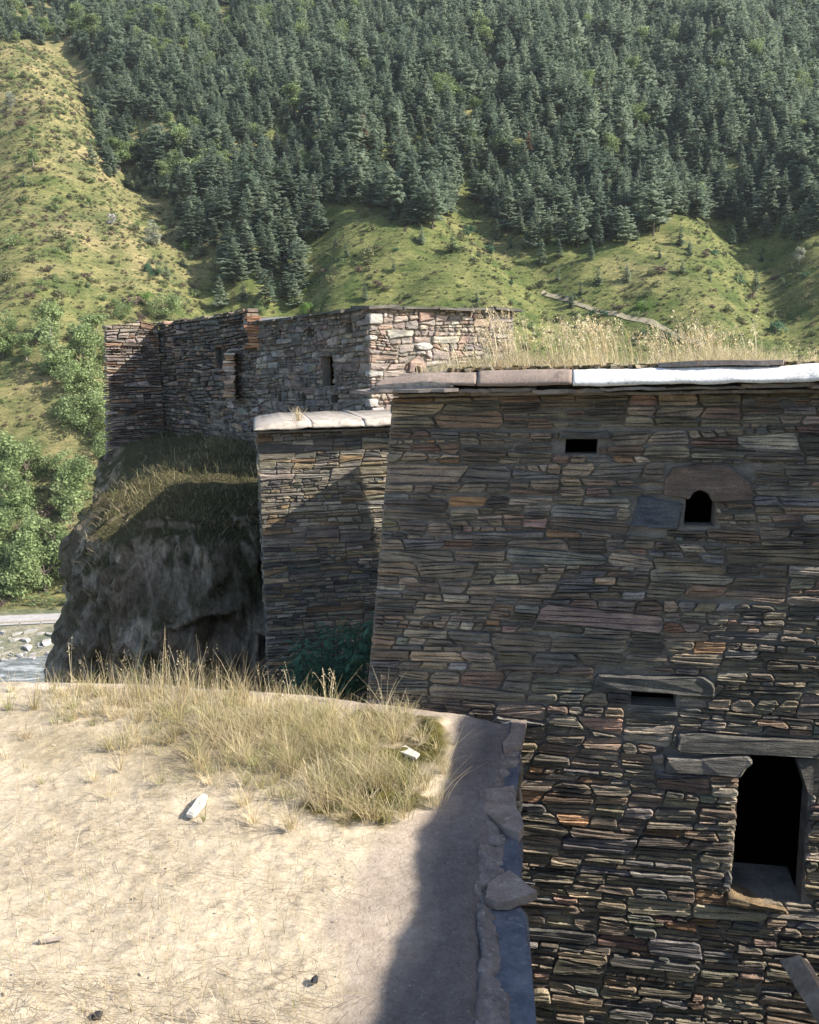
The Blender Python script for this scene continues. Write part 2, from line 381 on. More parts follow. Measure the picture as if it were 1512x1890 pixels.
def masonry(R, W, z0, z1, band=0.34, lay=0.10, asp=3.6, seg=(0.5, 1.5), gap=0.006, rects=(), wob=0.10, slant=0.35, lmax=0.9):
    """random rubble brought to courses: bands > segments > layers > stones, all convex quads in the wall's own plane"""
    zs = [z0]
    while zs[-1] < z1-0.01: zs.append(min(z1, zs[-1]+band*R.uniform(0.7, 1.35)) if z1-zs[-1] > band*0.9 else z1)
    kn = np.arange(-1, W+2, 0.45); offs = [np.zeros(len(kn))]+[R.uniform(-wob, wob, len(kn))*band for _ in zs[2:]]+[np.zeros(len(kn))]
    yb = lambda k, s: zs[k]+float(np.interp(s, kn, offs[k]))
    L = lambda a, b, t: (a[0]+(b[0]-a[0])*t, a[1]+(b[1]-a[1])*t)
    out = []
    for k in range(len(zs)-1):
        cuts = [0.0]
        while cuts[-1] < W: cuts.append(cuts[-1]+R.uniform(*seg))
        cuts[-1] = W
        sl = [0.0]+[R.uniform(-0.05, 0.05) for _ in cuts[2:]]+[0.0]
        for j in range(len(cuts)-1):
            if cuts[j+1]-cuts[j] < 0.05: continue
            s0, s1 = cuts[j], cuts[j+1]
            bl = (s0-sl[j], yb(k, s0-sl[j])); br = (s1-sl[j+1], yb(k, s1-sl[j+1])); tr = (s1+sl[j+1], yb(k+1, s1+sl[j+1])); tl = (s0+sl[j], yb(k+1, s0+sl[j]))
            hh = (tl[1]-bl[1]+tr[1]-br[1])/2; n = max(1, int(round(hh/(lay*R.uniform(0.65, 1.5)))))
            w = R.uniform(0.45, 1.5, n); w /= w.sum(); f = np.r_[0, np.cumsum(w)]
            fl = f.copy(); fr = f.copy()
            for q in range(1, n): dlt = R.uniform(-0.42, 0.42)/n; fl[q] += dlt; fr[q] -= dlt
            for q in range(n):
                a, d = L(bl, tl, fl[q]), L(bl, tl, fl[q+1]); b, c = L(br, tr, fr[q]), L(br, tr, fr[q+1])
                h = (d[1]-a[1]+c[1]-b[1])/2; ln = (b[0]-a[0]+c[0]-d[0])/2
                want = min(lmax, max(1.7*h, h*asp*math.exp(R.normal(0, 0.45)))); m = max(1, int(round(ln/want)))
                x = np.r_[0, np.sort((np.arange(1, m)+R.uniform(-0.28, 0.28, max(m-1, 0)))/m), 1]; ts = np.r_[0, R.uniform(-slant, slant, max(m-1, 0))*h/max(ln, 0.05), 0]
                for e in range(m):
                    t0b, t1b, t0t, t1t = x[e]-ts[e], x[e+1]-ts[e+1], x[e]+ts[e], x[e+1]+ts[e+1]
                    p = [L(a, b, t0b), L(a, b, t1b), L(d, c, t1t), L(d, c, t0t)]
                    out.append(p)
    res = []
    for p in out:
        for (a, b, c, d) in rects:                               # keep clear of openings and of the big stones round them
            if not p: break
            xs_ = [q[0] for q in p]; ys_ = [q[1] for q in p]
            if max(xs_) <= a or min(xs_) >= c or max(ys_) <= b or min(ys_) >= d: continue
            opts = [clip(p, 1, 0, a), clip(p, -1, 0, -c), clip(p, 0, 1, b), clip(p, 0, -1, -d)]
            p = max(opts, key=lambda q: area(q) if len(q) > 2 else 0)
            if len(p) < 3 or area(p) < 0.0006: p = []
        if p:
            q = inset(p, gap*R.uniform(0.6, 1.6))
            if len(q) >= 3 and area(q) > 0.0004: res.append(q)
    return res
def rounded(R, poly, ch=0.016, jit=0.006, mid=0.11):
    out = []; n = len(poly)
    for i in range(n):
        p, a, b = poly[i], poly[i-1], poly[(i+1) % n]
        da = math.hypot(a[0]-p[0], a[1]-p[1]); db = math.hypot(b[0]-p[0], b[1]-p[1])
        ca = min(0.4*da, R.uniform(0.25, 1.9)*ch); cb = min(0.4*db, R.uniform(0.25, 1.9)*ch)
        out.append((p[0]+(a[0]-p[0])/max(da, 1e-6)*ca, p[1]+(a[1]-p[1])/max(da, 1e-6)*ca))
        out.append((p[0]+(b[0]-p[0])/max(db, 1e-6)*cb, p[1]+(b[1]-p[1])/max(db, 1e-6)*cb))
        if db > mid:
            k = min(4, int(db/mid))
            for t in range(1, k+1):
                u = t/(k+1)+R.uniform(-.08, .08); nx, ny = -(b[1]-p[1])/db, (b[0]-p[0])/db; e = abs(R.normal(0, jit))
                out.append((p[0]+(b[0]-p[0])*u+nx*e, p[1]+(b[1]-p[1])*u+ny*e))
    return out
def stone_vf(R, outline, P, prot=0.02, depth=0.10, bev=0.012, tilt=0.02, rough=0.004, ngon=False):
    """P(s, z, d) -> world point, d towards the viewer"""
    n = len(outline); c = (sum(p[0] for p in outline)/n, sum(p[1] for p in outline)/n)
    hw = max(abs(p[0]-c[0]) for p in outline); hh = max(abs(p[1]-c[1]) for p in outline)
    tx, tz = R.uniform(-1, 1)*tilt, R.uniform(-0.6, 1)*tilt*0.8
    b = min(bev, 0.35*hh); V = []
    back = [P(p[0], p[1], -depth) for p in outline]
    fr = [P(p[0], p[1], prot-b*R.uniform(0.6, 1.5)+tx*(p[0]-c[0])/max(hw, 1e-3)+tz*(p[1]-c[1])/max(hh, 1e-3)) for p in outline]
    top = []
    for p in outline:
        dx, dz = c[0]-p[0], c[1]-p[1]; L = math.hypot(dx, dz); k = min(0.45, b*R.uniform(0.7, 1.7)/max(L, 1e-4)); kz = min(0.5, b*R.uniform(.7, 1.6)/max(hh, 1e-4))
        top.append(P(p[0]+dx*k, p[1]+dz*max(k, kz*0.7), prot+R.normal(0, rough)+tx*(p[0]-c[0])/max(hw, 1e-3)+tz*(p[1]-c[1])/max(hh, 1e-3)))
    V = back+fr+top; F = []
    for i in range(n):
        j = (i+1) % n; F += [(i, j, n+j, n+i), (n+i, n+j, 2*n+j, 2*n+i)]
    if ngon: F.append(tuple(range(2*n, 3*n)))
    else:
        V.append(P(c[0]+R.uniform(-.3, .3)*hw, c[1], prot+R.normal(0, rough*1.3))); F += [(2*n+i, 2*n+(i+1) % n, 3*n) for i in range(n)]
    return V, F
def chamfer(R, poly, ch):
    out = []; n = len(poly)
    for i in range(n):
        p, a, b = poly[i], poly[i-1], poly[(i+1) % n]; da = math.hypot(a[0]-p[0], a[1]-p[1]); db = math.hypot(b[0]-p[0], b[1]-p[1])
        for q, dq in ((a, da), (b, db)):
            c = min(.42*dq, R.uniform(.2, 2.2)*ch); out.append((p[0]+(q[0]-p[0])/max(dq, 1e-6)*c, p[1]+(q[1]-p[1])/max(dq, 1e-6)*c))
    return out
def layered_vf(R, poly, P, prot, depth, ch=.018, step=.0058):
    """a slate stone split along its cleavage into two to four thin ledges of uneven depth"""
    ch = min(ch, .22*(max(p[1] for p in poly)-min(p[1] for p in poly))); q = chamfer(R, poly, ch); zs_ = [p[1] for p in q]; h = max(zs_)-min(zs_); c0 = sum(p[0] for p in q)/len(q)
    n = 1 if h < .035 else 2 if h < .06 else int(R.integers(2, 4)) if h < .10 else int(R.integers(3, 5))
    w = R.uniform(.5, 1.6, n); f = min(zs_)+np.cumsum(w)/w.sum()*h; parts = []; rest = q; sl = R.normal(0, .035)
    for k in range(n):
        if k < n-1:
            m = sl+R.normal(0, .03); cut = f[k]-m*c0; piece = clip(rest, -m, 1, cut); rest = clip(rest, m, -1, -cut)
        else: piece = rest
        if len(piece) < 3 or area(piece) < 1e-4: continue
        parts.append(stone_vf(R, rounded(R, piece, .004, .0035, .075), P, prot+R.normal(0, step), depth, .006, .007, .0022, True))
    return join(parts) if parts else stone_vf(R, rounded(R, poly), P, prot, depth)
def pick(R, palette):
    w = np.array([p[1] for p in palette], float); c = np.array(palette[R.choice(len(palette), p=w/w.sum())][0])
    return c*math.exp(R.normal(0, 0.22))*(1+R.normal(0, 0.03, 3))
class Face:
    """one face of a wall: own plane with a lean (batter) and its own s axis"""
    def __init__(s, O, D, lean=0.0, taper=0.0, W=1.0, zref=0.0, taper_r=0.0):
        s.O = np.array([O[0], O[1], 0.0]); s.D = np.array([D[0], D[1], 0.0]); s.D /= np.linalg.norm(s.D)
        s.N = np.cross(s.D, ZA); s.lean, s.taper, s.W, s.zref, s.tr = lean, taper, W, zref, taper_r
    def P(s, a, z, d=0.0):
        k = (z-s.zref); x0 = s.taper*k; x1 = s.W+s.tr*k
        return s.O + s.D*(x0+(x1-x0)*a/s.W) + ZA*z + s.N*(d-s.lean*z)
    def hit(s, u, v):
        d = ray(u, v); n = s.N + ZA*s.lean; t = ((s.O-CAM)@n)/(d@n); p = CAM+d*t; q = (p-s.O)@s.D
        k = p[2]-s.zref; x0 = s.taper*k; x1 = s.W+s.tr*k
        return (q-x0)/(x1-x0)*s.W, p[2]
def build_wall(root, face, R, polys, mat, palette, seen, prot=(0.0, 0.03), depth=0.08, bev=0.012, tilt=0.012, rough=0.003, ch=0.016, limit=300, name='stone', extra=(), protf=None, layered=False):
    items = []
    for p in polys:
        cx, cz = sum(q[0] for q in p)/len(p), sum(q[1] for q in p)/len(p)
        w = face.P(cx, cz); u, v, dz = project(w)
        vis = 40 < dz*0+90 and -20 < u < 1532 and -20 < v < 1910 and seen(u, v)
        items.append((area(p)/(dz*dz)*(1 if vis else 1e-3), p, cx, cz))
    items.sort(key=lambda t: -t[0]); VV = []; FF = []; CC = []
    room = limit - len(extra)
    for k, (_, p, cx, cz) in enumerate(items):
        pr = R.uniform(*prot)
        if protf: pr += protf(cx, cz, R)
        V, F = layered_vf(R, p, face.P, pr, depth, ch) if layered else stone_vf(R, rounded(R, p, ch), face.P, pr, depth, bev, tilt, rough)
        c = np.clip(pick(R, palette), 0.01, 0.8)
        if k < room: mesh_part(name, V, F, mat, root, col=c)
        else:
            b = len(VV); VV += V; FF += [tuple(i+b for i in f) for f in F]; CC += [c]*len(V)
    if VV: mesh_part('small_stones', VV, FF, mat, root, kind='stuff', col=np.array(CC))
    for (outline, c, pr, ng) in extra:
        V, F = stone_vf(R, outline, face.P, pr, depth, bev, tilt*0.5, rough, ng); mesh_part(name, V, F, mat, root, col=np.array(c))
def backing(root, face, s0, s1, z0, z1, holes, mat, d=-0.03, deep=0.5, void=None, st=0.12, name='wall_core', rag=0.012):
    """mortar face behind the stones with real openings: each hole is a polygon in (s, z) and gets a tunnel"""
    import bmesh
    bm = bmesh.new(); ss = np.linspace(s0, s1, max(2, int((s1-s0)/st))); zz = np.linspace(z0, z1, max(2, int((z1-z0)/st)))
    rects = [(min(p[0] for p in h)-.0, min(p[1] for p in h)-.0, max(p[0] for p in h), max(p[1] for p in h)) for h in holes]
    ss = np.unique(np.r_[[s for s in ss if not any(abs(s-r[0]) < .02 or abs(s-r[2]) < .02 for r in rects)], [r[0] for r in rects], [r[2] for r in rects]])
    zz = np.unique(np.r_[[z for z in zz if not any(abs(z-r[1]) < .02 or abs(z-r[3]) < .02 for r in rects)], [r[1] for r in rects], [r[3] for r in rects]])
    S, Z = np.meshgrid(ss, zz); nz = fbm(np.stack([S*5, Z*9, S*0+d*77], -1), 3)*rag
    off = np.array(root.location); vs = [[None]*len(ss) for _ in zz]
    for j in range(len(zz)):
        for i in range(len(ss)): vs[j][i] = bm.verts.new(face.P(ss[i], zz[j], d+nz[j, i])-off)
    for j in range(len(zz)-1):
        for i in range(len(ss)-1):
            cs, cz = (ss[i]+ss[i+1])/2, (zz[j]+zz[j+1])/2
            if any(r[0] < cs < r[2] and r[1] < cz < r[3] for r in rects): continue
            bm.faces.new((vs[j][i], vs[j][i+1], vs[j+1][i+1], vs[j+1][i]))
    for h, r in zip(holes, rects):
        ring = [(r[0], r[1]), (r[2], r[1]), (r[2], r[3]), (r[0], r[3])]
        a = [bm.verts.new(face.P(p[0], p[1], d)-off) for p in ring]; b = [bm.verts.new(face.P(p[0], p[1], d-deep)-off) for p in ring]
        for i in range(4): bm.faces.new((a[i], b[i], b[(i+1) % 4], a[(i+1) % 4]))
        if void is None: bm.faces.new(b)
    me = bpy.data.meshes.new(name); bm.to_mesh(me); bm.free(); me.materials.append(mat)
    return put(name, me, root)

SLATE = [((0.198, 0.168, 0.132), 6), ((0.244, 0.208, 0.162), 6), ((0.178, 0.171, 0.164), 3), ((0.271, 0.219, 0.161), 4), ((0.264, 0.187, 0.137), 1.3), ((0.343, 0.296, 0.235), 2.4), ((0.132, 0.116, 0.096), 3), ((0.330, 0.204, 0.118), 0.45), ((0.238, 0.166, 0.134), 0.8)]

# ---------------------------------------------------------------- the stone house on the right
house = thing('stone_house', 'dark slate house with grass on its roof and a small arched opening', 'house', uvz(0.3, 7.5, -3.0))
R = np.random.default_rng(21)
UL, ULb = -1.34, -1.57                       # left edge at roof height and at the near roof's level
hf = Face(uvz(-1.57, 6.15, 0), UA, lean=0.07, taper=0.098, W=4.6, zref=0.0)
ZT, ZB = 2.33, -3.5
H = hf.hit
def poly_px(f, pts): return [f.hit(*p) for p in pts]
hole = [H(1045, 838), H(1102, 838), H(1102, 811), H(1045, 811)]
arch = [H(1262, 972), H(1320, 973), H(1312, 925), H(1305, 910), H(1290, 905), H(1276, 911), H(1268, 928)]
slot = [H(1166, 1302), H(1248, 1302), H(1248, 1279), H(1166, 1277)]
win = [H(1352, 1642), H(1482, 1662), H(1492, 1640), H(1491, 1462), H(1470, 1397), H(1390, 1396), H(1361, 1440)]
archstone = [H(1225, 912), H(1227, 885), H(1243, 862), H(1290, 856), H(1340, 858), H(1385, 890), H(1390, 922), H(1316, 926), H(1308, 911), H(1291, 903), H(1277, 909), H(1270, 921)]
jamb_l = [H(1164, 972), H(1252, 977), H(1262, 930), H(1180, 914)]
lint1 = [H(1034, 810), H(1128, 810), H(1124, 794), H(1034, 796)]
lint_w = [H(1248, 1386), H(1530, 1398), H(1530, 1366), H(1300, 1352), H(1250, 1354)]
lint_s = [H(1096, 1268), H(1318, 1287), H(1320, 1262), H(1298, 1248), H(1100, 1244)]
sill_w = [H(1334, 1662), H(1372, 1668), H(1455, 1682), H(1448, 1672), H(1350, 1647), H(1338, 1649)]
jl1 = [H(1226, 1424), H(1366, 1432), H(1390, 1402), H(1380, 1392), H(1230, 1396)]
def arect(o, g=0.004): return (min(p[0] for p in o)-g, min(p[1] for p in o)-g, max(p[0] for p in o)+g, max(p[1] for p in o)+g)
win_r = (H(1357, 1550)[0], H(1400, 1660)[1], H(1488, 1550)[0], H(1430, 1397)[1])
rects = [arect(hole, 0), arect(arch, 0), arect(slot, 0), win_r, arect(archstone), arect(jamb_l), arect(lint1), arect(lint_w), arect(lint_s), arect(jl1)]
polys = masonry(R, hf.W, ZB, ZT, band=0.25, lay=0.070, asp=4.0, seg=(0.35, 1.0), gap=0.0048, rects=rects, wob=0.14, slant=0.45, lmax=0.62)
def hprot(s, z, R):                           # rougher, deeper relief in the lower part of the wall
    k = np.clip((1.3-z)/3.0, 0, 1); return k*R.uniform(-0.008, 0.022)*R.uniform(0, 1.2)
corner_tr = [(win_r[2]+0.02, H(0, 1400)[1]*0+H(1490, 1398)[1]), (win_r[2]+0.02, H(1495, 1470)[1]), (win_r[2]-0.01, H(1495, 1465)[1]), H(1470, 1399)]
extra = [(archstone, (.17, .125, .105), .03, True), (rounded(R, jamb_l), (.085, .10, .125), .03, True), (rounded(R, lint1), (.12, .12, .115), .03, True),
         (rounded(R, lint_w), (.12, .115, .105), .035, True), (rounded(R, lint_s), (.11, .108, .10), .035, True), (rounded(R, jl1), (.19, .175, .16), .04, True),
         (rounded(R, sill_w), (.20, .145, .085), .06, True), ([corner_tr[3], corner_tr[2], corner_tr[1], corner_tr[0]][::-1], (.14, .13, .12), .02, True)]
build_wall(house, hf, R, polys, M['slate'], SLATE, lambda u, v: not (u < 960 and v > 1330), prot=(-0.006, 0.022), depth=0.12, bev=0.010, tilt=0.010, rough=0.005, ch=0.022, limit=300, extra=extra, protf=hprot, layered=True)
holes = [[(r[0], r[1]), (r[2], r[1]), (r[2], r[3]), (r[0], r[3])] for r in (arect(hole, .0), arect(arch, -.004), arect(slot, 0), win_r)]
backing(house, hf, 0.0, hf.W, ZB, ZT, holes, M['mortar'], d=-0.024, deep=0.16, void=True, rag=0.014)
# dark room behind the openings, sill inside the big window
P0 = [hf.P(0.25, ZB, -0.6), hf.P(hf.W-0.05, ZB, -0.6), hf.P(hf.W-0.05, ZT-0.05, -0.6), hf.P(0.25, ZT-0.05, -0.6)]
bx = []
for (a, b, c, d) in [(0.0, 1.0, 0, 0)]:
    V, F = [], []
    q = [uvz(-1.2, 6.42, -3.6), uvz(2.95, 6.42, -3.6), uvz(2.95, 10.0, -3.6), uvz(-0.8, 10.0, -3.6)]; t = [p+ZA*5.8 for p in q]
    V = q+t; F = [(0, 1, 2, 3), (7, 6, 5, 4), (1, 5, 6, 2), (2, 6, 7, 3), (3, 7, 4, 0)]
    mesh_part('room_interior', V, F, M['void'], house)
cs = (win_r[0]+win_r[2])/2
V, F = prism([hf.P(win_r[0]+.002, win_r[1]+.001, -0.05), hf.P(win_r[2]-.002, win_r[1]+.001, -0.05), hf.P(win_r[2]-.002, win_r[1]+0.03, -0.42), hf.P(win_r[0]+.002, win_r[1]+0.03, -0.42)], (0, 0, -0.1))
mesh_part('window_sill', V, F, M['mortar'], house)
# side and back walls (plan narrows towards the back)
A0, A1, A2, A3 = hf.P(0, 0, -0.02), uvz(-1.0, 10.25, 0), uvz(3.0, 10.25, 0), hf.P(hf.W, 0, -0.02)
for a, b in ((A1, A0), (A3, A2), (A2, A1)):
    d = b-a; L = np.hypot(d[0], d[1]); f2 = Face(a, d[:2], lean=0.05, W=L); R2 = np.random.default_rng(int(abs(a[0]*1000)) % 997)
    if a is A1:
        b2 = hf.P(0, ZT, -.02); f2 = Face(a, (b2-a)[:2], lean=0.0, W=np.hypot(*(b2-a)[:2]))
    pl = masonry(R2, f2.W, ZB, ZT, band=0.4, lay=0.13, asp=3.5, gap=0.006)
    VV = []; FF = []; CC = []
    for p in pl:
        V, F = stone_vf(R2, rounded(R2, p), f2.P, R2.uniform(0, .02), .05); b_ = len(VV); VV += V; FF += [tuple(i+b_ for i in q) for q in F]; CC += [pick(R2, SLATE)]*len(V)
    mesh_part('side_masonry', VV, FF, M['slate'], house, kind='stuff', col=np.array(CC)); backing(house, f2, 0, f2.W, ZB, ZT, [], M['mortar'], st=0.5)
# thin slates under the rim: overhanging, uneven, two layers
def slate_plate(name, root, u0, u1, v0, v1, z, th, mat, R, droop=0.0):
    n = 9; top = []
    us = np.linspace(u0, u1, n)
    pts = [(u, v0+abs(R.normal(0, .012))+(0.03 if i in (0, n-1) else 0)) for i, u in enumerate(us)]+[(u1-.01, v1), (u0+.01, v1)]
    poly = [uvz(p[0], p[1], z+th/2+R.normal(0, .003)-droop*(u1-p[0])) for p in pts]
    V, F = prism(poly, (0, 0, -th)); return mesh_part(name, V, F, mat, root)
slate_plate('eave_slate', house, -1.52, -0.79, 5.88, 6.5, 2.385, 0.022, M['grey_slab'], R)
u = -0.86
while u < 3.2:
    w = R.uniform(0.28, 0.75); slate_plate('eave_slate', house, u, u+w, 5.99+R.uniform(-.03, .03), 6.6, 2.372+R.uniform(-.008, .010), R.uniform(.014, .026), M['grey_slab'], R); u += w*R.uniform(.85, 1.0)
u = -1.3
while u < 3.2:
    w = R.uniform(0.3, 0.8); slate_plate('eave_slate', house, u, u+w, 6.10+R.uniform(-.03, .03), 6.6, 2.345+R.uniform(-.006, .006), R.uniform(.016, .024), M['grey_slab'], R); u += w*R.uniform(.85, 1.0)
# rounded concrete rim: rim(U) profile pieces
def rim_piece(root, name, mat, us, prof, R, nz=0.008, seed=0, end0=False, end1=False):
    """prof(u) -> list of (V, z)"""
    rows = [np.array([uvz(u, v, z) for v, z in prof(u)]) for u in us]; P = np.array(rows); n, k, _ = P.shape
    P = P + (fbm(P*6.0, 4, seed)*nz)[..., None]*np.array([0.2, -0.6, 0.8])
    V = P.reshape(-1, 3); F = [tuple(x) for x in grid_faces(k, n)[:, ::-1]]
    F.append(tuple(range(k))); F.append(tuple(range((n-1)*k+k-1, (n-1)*k-1, -1)))
    return mesh_part(name, V, F, mat, root, smooth=True)
def house_prof(zt, zb, v0=5.95, rb=0.05):
    def f(u):
        t0 = np.clip((u+1.40)/0.35, 0, 1)**0.5
        top = zb+0.02+(zt-zb-0.02)*t0; r = []
        for a in np.linspace(-0.5, 1.0, 9):
            e = (a+.5)/1.5; r.append((v0-.02+.10*e**1.35, zb+.012+(top-zb-.012)*(1-(1-e)**1.5)))
        r = [(v0+.0, zb)]+r+[(v0+0.35, top+0.01), (v0+0.6, top+0.02), (v0+0.6, zb)]
        return r
    return f
rim_piece(house, 'roof_rim', M['brown_rim'], np.linspace(-1.39, -0.664, 30), house_prof(2.505, 2.415), R, seed=3)
rim_piece(house, 'roof_rim', M['brown_rim'], np.linspace(-0.66, -0.013, 24), house_prof(2.515, 2.405), R, seed=4)
rim_piece(house, 'roof_rim', M['white_rim'], np.linspace(-0.008, 3.1, 140), house_prof(2.512, 2.402, 5.945), R, seed=5, nz=0.010)
rim_piece(house, 'cement_patch', M['rough_cement'], np.linspace(-1.42, -0.83, 36), lambda u: [(5.915+.03*(1-math.sin(a)), 2.40+0.05*math.sin(a)*math.sin(math.pi*np.clip((u+1.43)/.62, 0, 1))**.6) for a in np.linspace(-.2, 1.5, 6)]+[(6.2, 2.44), (6.2, 2.40)], R, seed=6, nz=0.012)
# roof earth behind the rim, gently humped
uu = np.linspace(-1.2, 3.05, 60); vv = np.linspace(6.15, 10.3, 40); UU, VV = np.meshgrid(uu, vv)
left = np.interp(VV, [6.15, 10.3], [-1.25, -1.05]); UU2 = np.maximum(UU, left)
ZZ = 2.50+0.02*fbm(np.stack([UU*3, VV*3, UU*0], -1), 3)
V = (UU2[..., None]*UA+VV[..., None]*VA+ZZ[..., None]*ZA).reshape(-1, 3)
M['earth'] = flat_mat('roof_earth', (0.20, 0.16, 0.10), (0.34, 0.28, 0.19), 4, (1, 1, 1), 40, 0.02, c2=(0.10, 0.10, 0.04))
mesh_part('roof_earth', V, grid_faces(60, 40), M['earth'], house)
V, F = prism([uvz(-1.2, 6.2, 2.46), uvz(3.0, 6.2, 2.46), uvz(3.0, 10.28, 2.46), uvz(-1.0, 10.28, 2.46)], (0, 0, -0.12)); mesh_part('roof_deck', V, F, M['mortar_dark'], house)
# unseen building added to the right, roof edge shaped to shade the near roof
HW = 2.78; UW = -0.79+HW/math.tan(SUN_EL)*math.cos(SUN_AZ+G)
edge = []
VW = np.linspace(5.64, -2.0, 90); _t = HW/math.tan(SUN_EL)
_sp = [at_z(*p, 0) for p in ((845, 1320), (836, 1375), (818, 1440), (802, 1490), (794, 1514), (769, 1520), (765, 1600), (772, 1640), (760, 1695), (716, 1760), (697, 1830), (688, 1890))][::-1]
j = np.interp(VW, [p@VA-_t*math.sin(-SUN_AZ-G) for p in _sp], [p@UA+.79 for p in _sp])
for k, v in enumerate(VW): edge.append(uvz(UW+j[k]+R.normal(0, .008), v, HW))
V, F = prism(edge+[uvz(UW+2.2, -2.0, HW), uvz(UW+2.2, 5.64, HW)], (0, 0, -0.10)); mesh_part('shade_caster_roof', V, F, M['brown_rim'], house)
V, F = prism([uvz(UW+.25, 5.62, HW-.1), uvz(UW+.25, -1.9, HW-.1), uvz(UW+2.1, -1.9, HW-.1), uvz(UW+2.1, 5.62, HW-.1)], (0, 0, -6.4)); mesh_part('shade_caster_wall', V, F, M['mortar'], house)
# loose dark slab lying on the white rim
q = [(0.555, 6.03), (0.62, 5.985), (0.80, 5.975), (1.02, 5.98), (1.2, 5.985), (1.34, 6.0), (1.38, 6.12), (0.9, 6.17), (0.6, 6.13)]
V, F = prism([uvz(a, b, 2.55+0.006*math.sin(a*9)) for a, b in q], (0, 0, -0.032))
lslab = thing('loose_slab', 'long dark flat slab lying on the white rim of the house roof', 'stone slab', uvz(1.0, 6.07, 2.5)); mesh_part('slab', V, F, M['grey_slab'], lslab)

# ---------------------------------------------------------------- the middle house with the pale rim
mid = thing('slate_tower', 'narrow slate tower with pale rounded roof rim between the crag and the big house', 'tower', (-0.7, 11.5, -4.5))
R = np.random.default_rng(33)
MR = rad(10.0)
def mxy(x, y): dx, dy = x+1.86, y-10.5; return -1.86+dx*math.cos(MR)-dy*math.sin(MR), 10.5+dx*math.sin(MR)+dy*math.cos(MR)
mf = Face((-1.86, 10.5), (math.cos(MR), math.sin(MR)), lean=0.0, W=2.6)
WARM = [((.19, .172, .14), 5), ((.25, .225, .185), 3), ((.155, .145, .13), 4), ((.21, .17, .11), 2.2), ((.085, .085, .085), 2), ((.23, .20, .15), 1.2), ((.20, .14, .08), .7)]
pl = masonry(R, mf.W, -5.0, 1.84, band=0.24, lay=0.05, asp=4.5, seg=(0.3, 1.0), gap=0.003, wob=.12, slant=.3, lmax=.5)
build_wall(mid, mf, R, pl, M['slate_thin'], WARM, lambda u, v: 470 < u < 730 and v < 1260, prot=(-0.004, 0.02), depth=.08, bev=.008, tilt=.008, rough=.003, ch=.01)
backing(mid, mf, 0, mf.W, -5.0, 1.84, [], M['mortar'], d=-0.02, rag=.01)
_q = np.array(mxy(-1.86, 13.0)); lf = Face(_q, np.array([-1.86, 10.5])-_q, W=2.5)
pl = masonry(R, lf.W, -5.0, 1.84, band=0.3, lay=0.08, asp=4.0, gap=0.004); VV = []; FF = []; CC = []
for p in pl:
    V, F = stone_vf(R, rounded(R, p, .01), lf.P, R.uniform(-.01, .015), .06, .008); b_ = len(VV); VV += V; FF += [tuple(i+b_ for i in q) for q in F]; CC += [pick(R, WARM)]*len(V)
mesh_part('side_masonry', VV, FF, M['slate_thin'], mid, kind='stuff', col=np.array(CC)); backing(mid, lf, 0, lf.W, -5.0, 1.84, [], M['mortar'], st=.4)
V, F = prism([np.array([*mxy(x, y), 1.86]) for x, y in ((-1.78, 10.6), (0.7, 10.6), (0.7, 12.9), (-1.78, 12.9))], (0, 0, -6.8)); mesh_part('wall_core', V, F, M['mortar_dark'], mid)
def mid_prof(u, x0=-1.88, zt=1.955, zb=1.865):
    t0 = np.clip((u-x0)/0.35, 0, 1)**.6; top = zb+.02+(zt-zb-.02)*t0
    r = [(10.35, zb)]+[(10.33-.02*t0+.075*e**1.5, zb+.008+(top-zb-.008)*(1-(1-e)**1.7)) for e in np.linspace(0, 1, 8)]
    return r+[(10.7, top+.004), (12.95, top+.012), (12.95, zb)]
def rim_xy(root, name, mat, xs_, prof, seed, nz=.008):
    P = np.array([[(*mxy(x, y), z) for y, z in prof(x)] for x in xs_]); P = P+(fbm(P*5, 4, seed)*nz)[..., None]*np.array([.1, -.5, .8]); n, k, _ = P.shape
    F = [tuple(q) for q in grid_faces(k, n)[:, ::-1]]+[tuple(range(k)), tuple(range((n-1)*k+k-1, (n-1)*k-1, -1))]
    return mesh_part(name, P.reshape(-1, 3), F, mat, root, smooth=True)
rim_xy(mid, 'roof_rim', M['pale_rim'], np.linspace(-1.9, -1.2, 24), mid_prof, 8, .02)
rim_xy(mid, 'roof_rim', M['pale_rim'], np.linspace(-1.195, -0.55, 24), mid_prof, 9, .018)
rim_xy(mid, 'roof_rim', M['pale_rim'], np.linspace(-0.545, 0.7, 30), mid_prof, 10, .018)
u = -1.9
while u < .5:
    w = R.uniform(.25, .6); q = [(u, 10.40), (u+w*.5, 10.37), (u+w, 10.40), (u+w, 10.7), (u, 10.7)]
    V, F = prism([np.array([*mxy(a, b+R.uniform(-.015, .01)), 1.843+R.uniform(-.004, .004)]) for a, b in q], (0, 0, -.018)); mesh_part('eave_slate', V, F, M['grey_slab'], mid); u += w

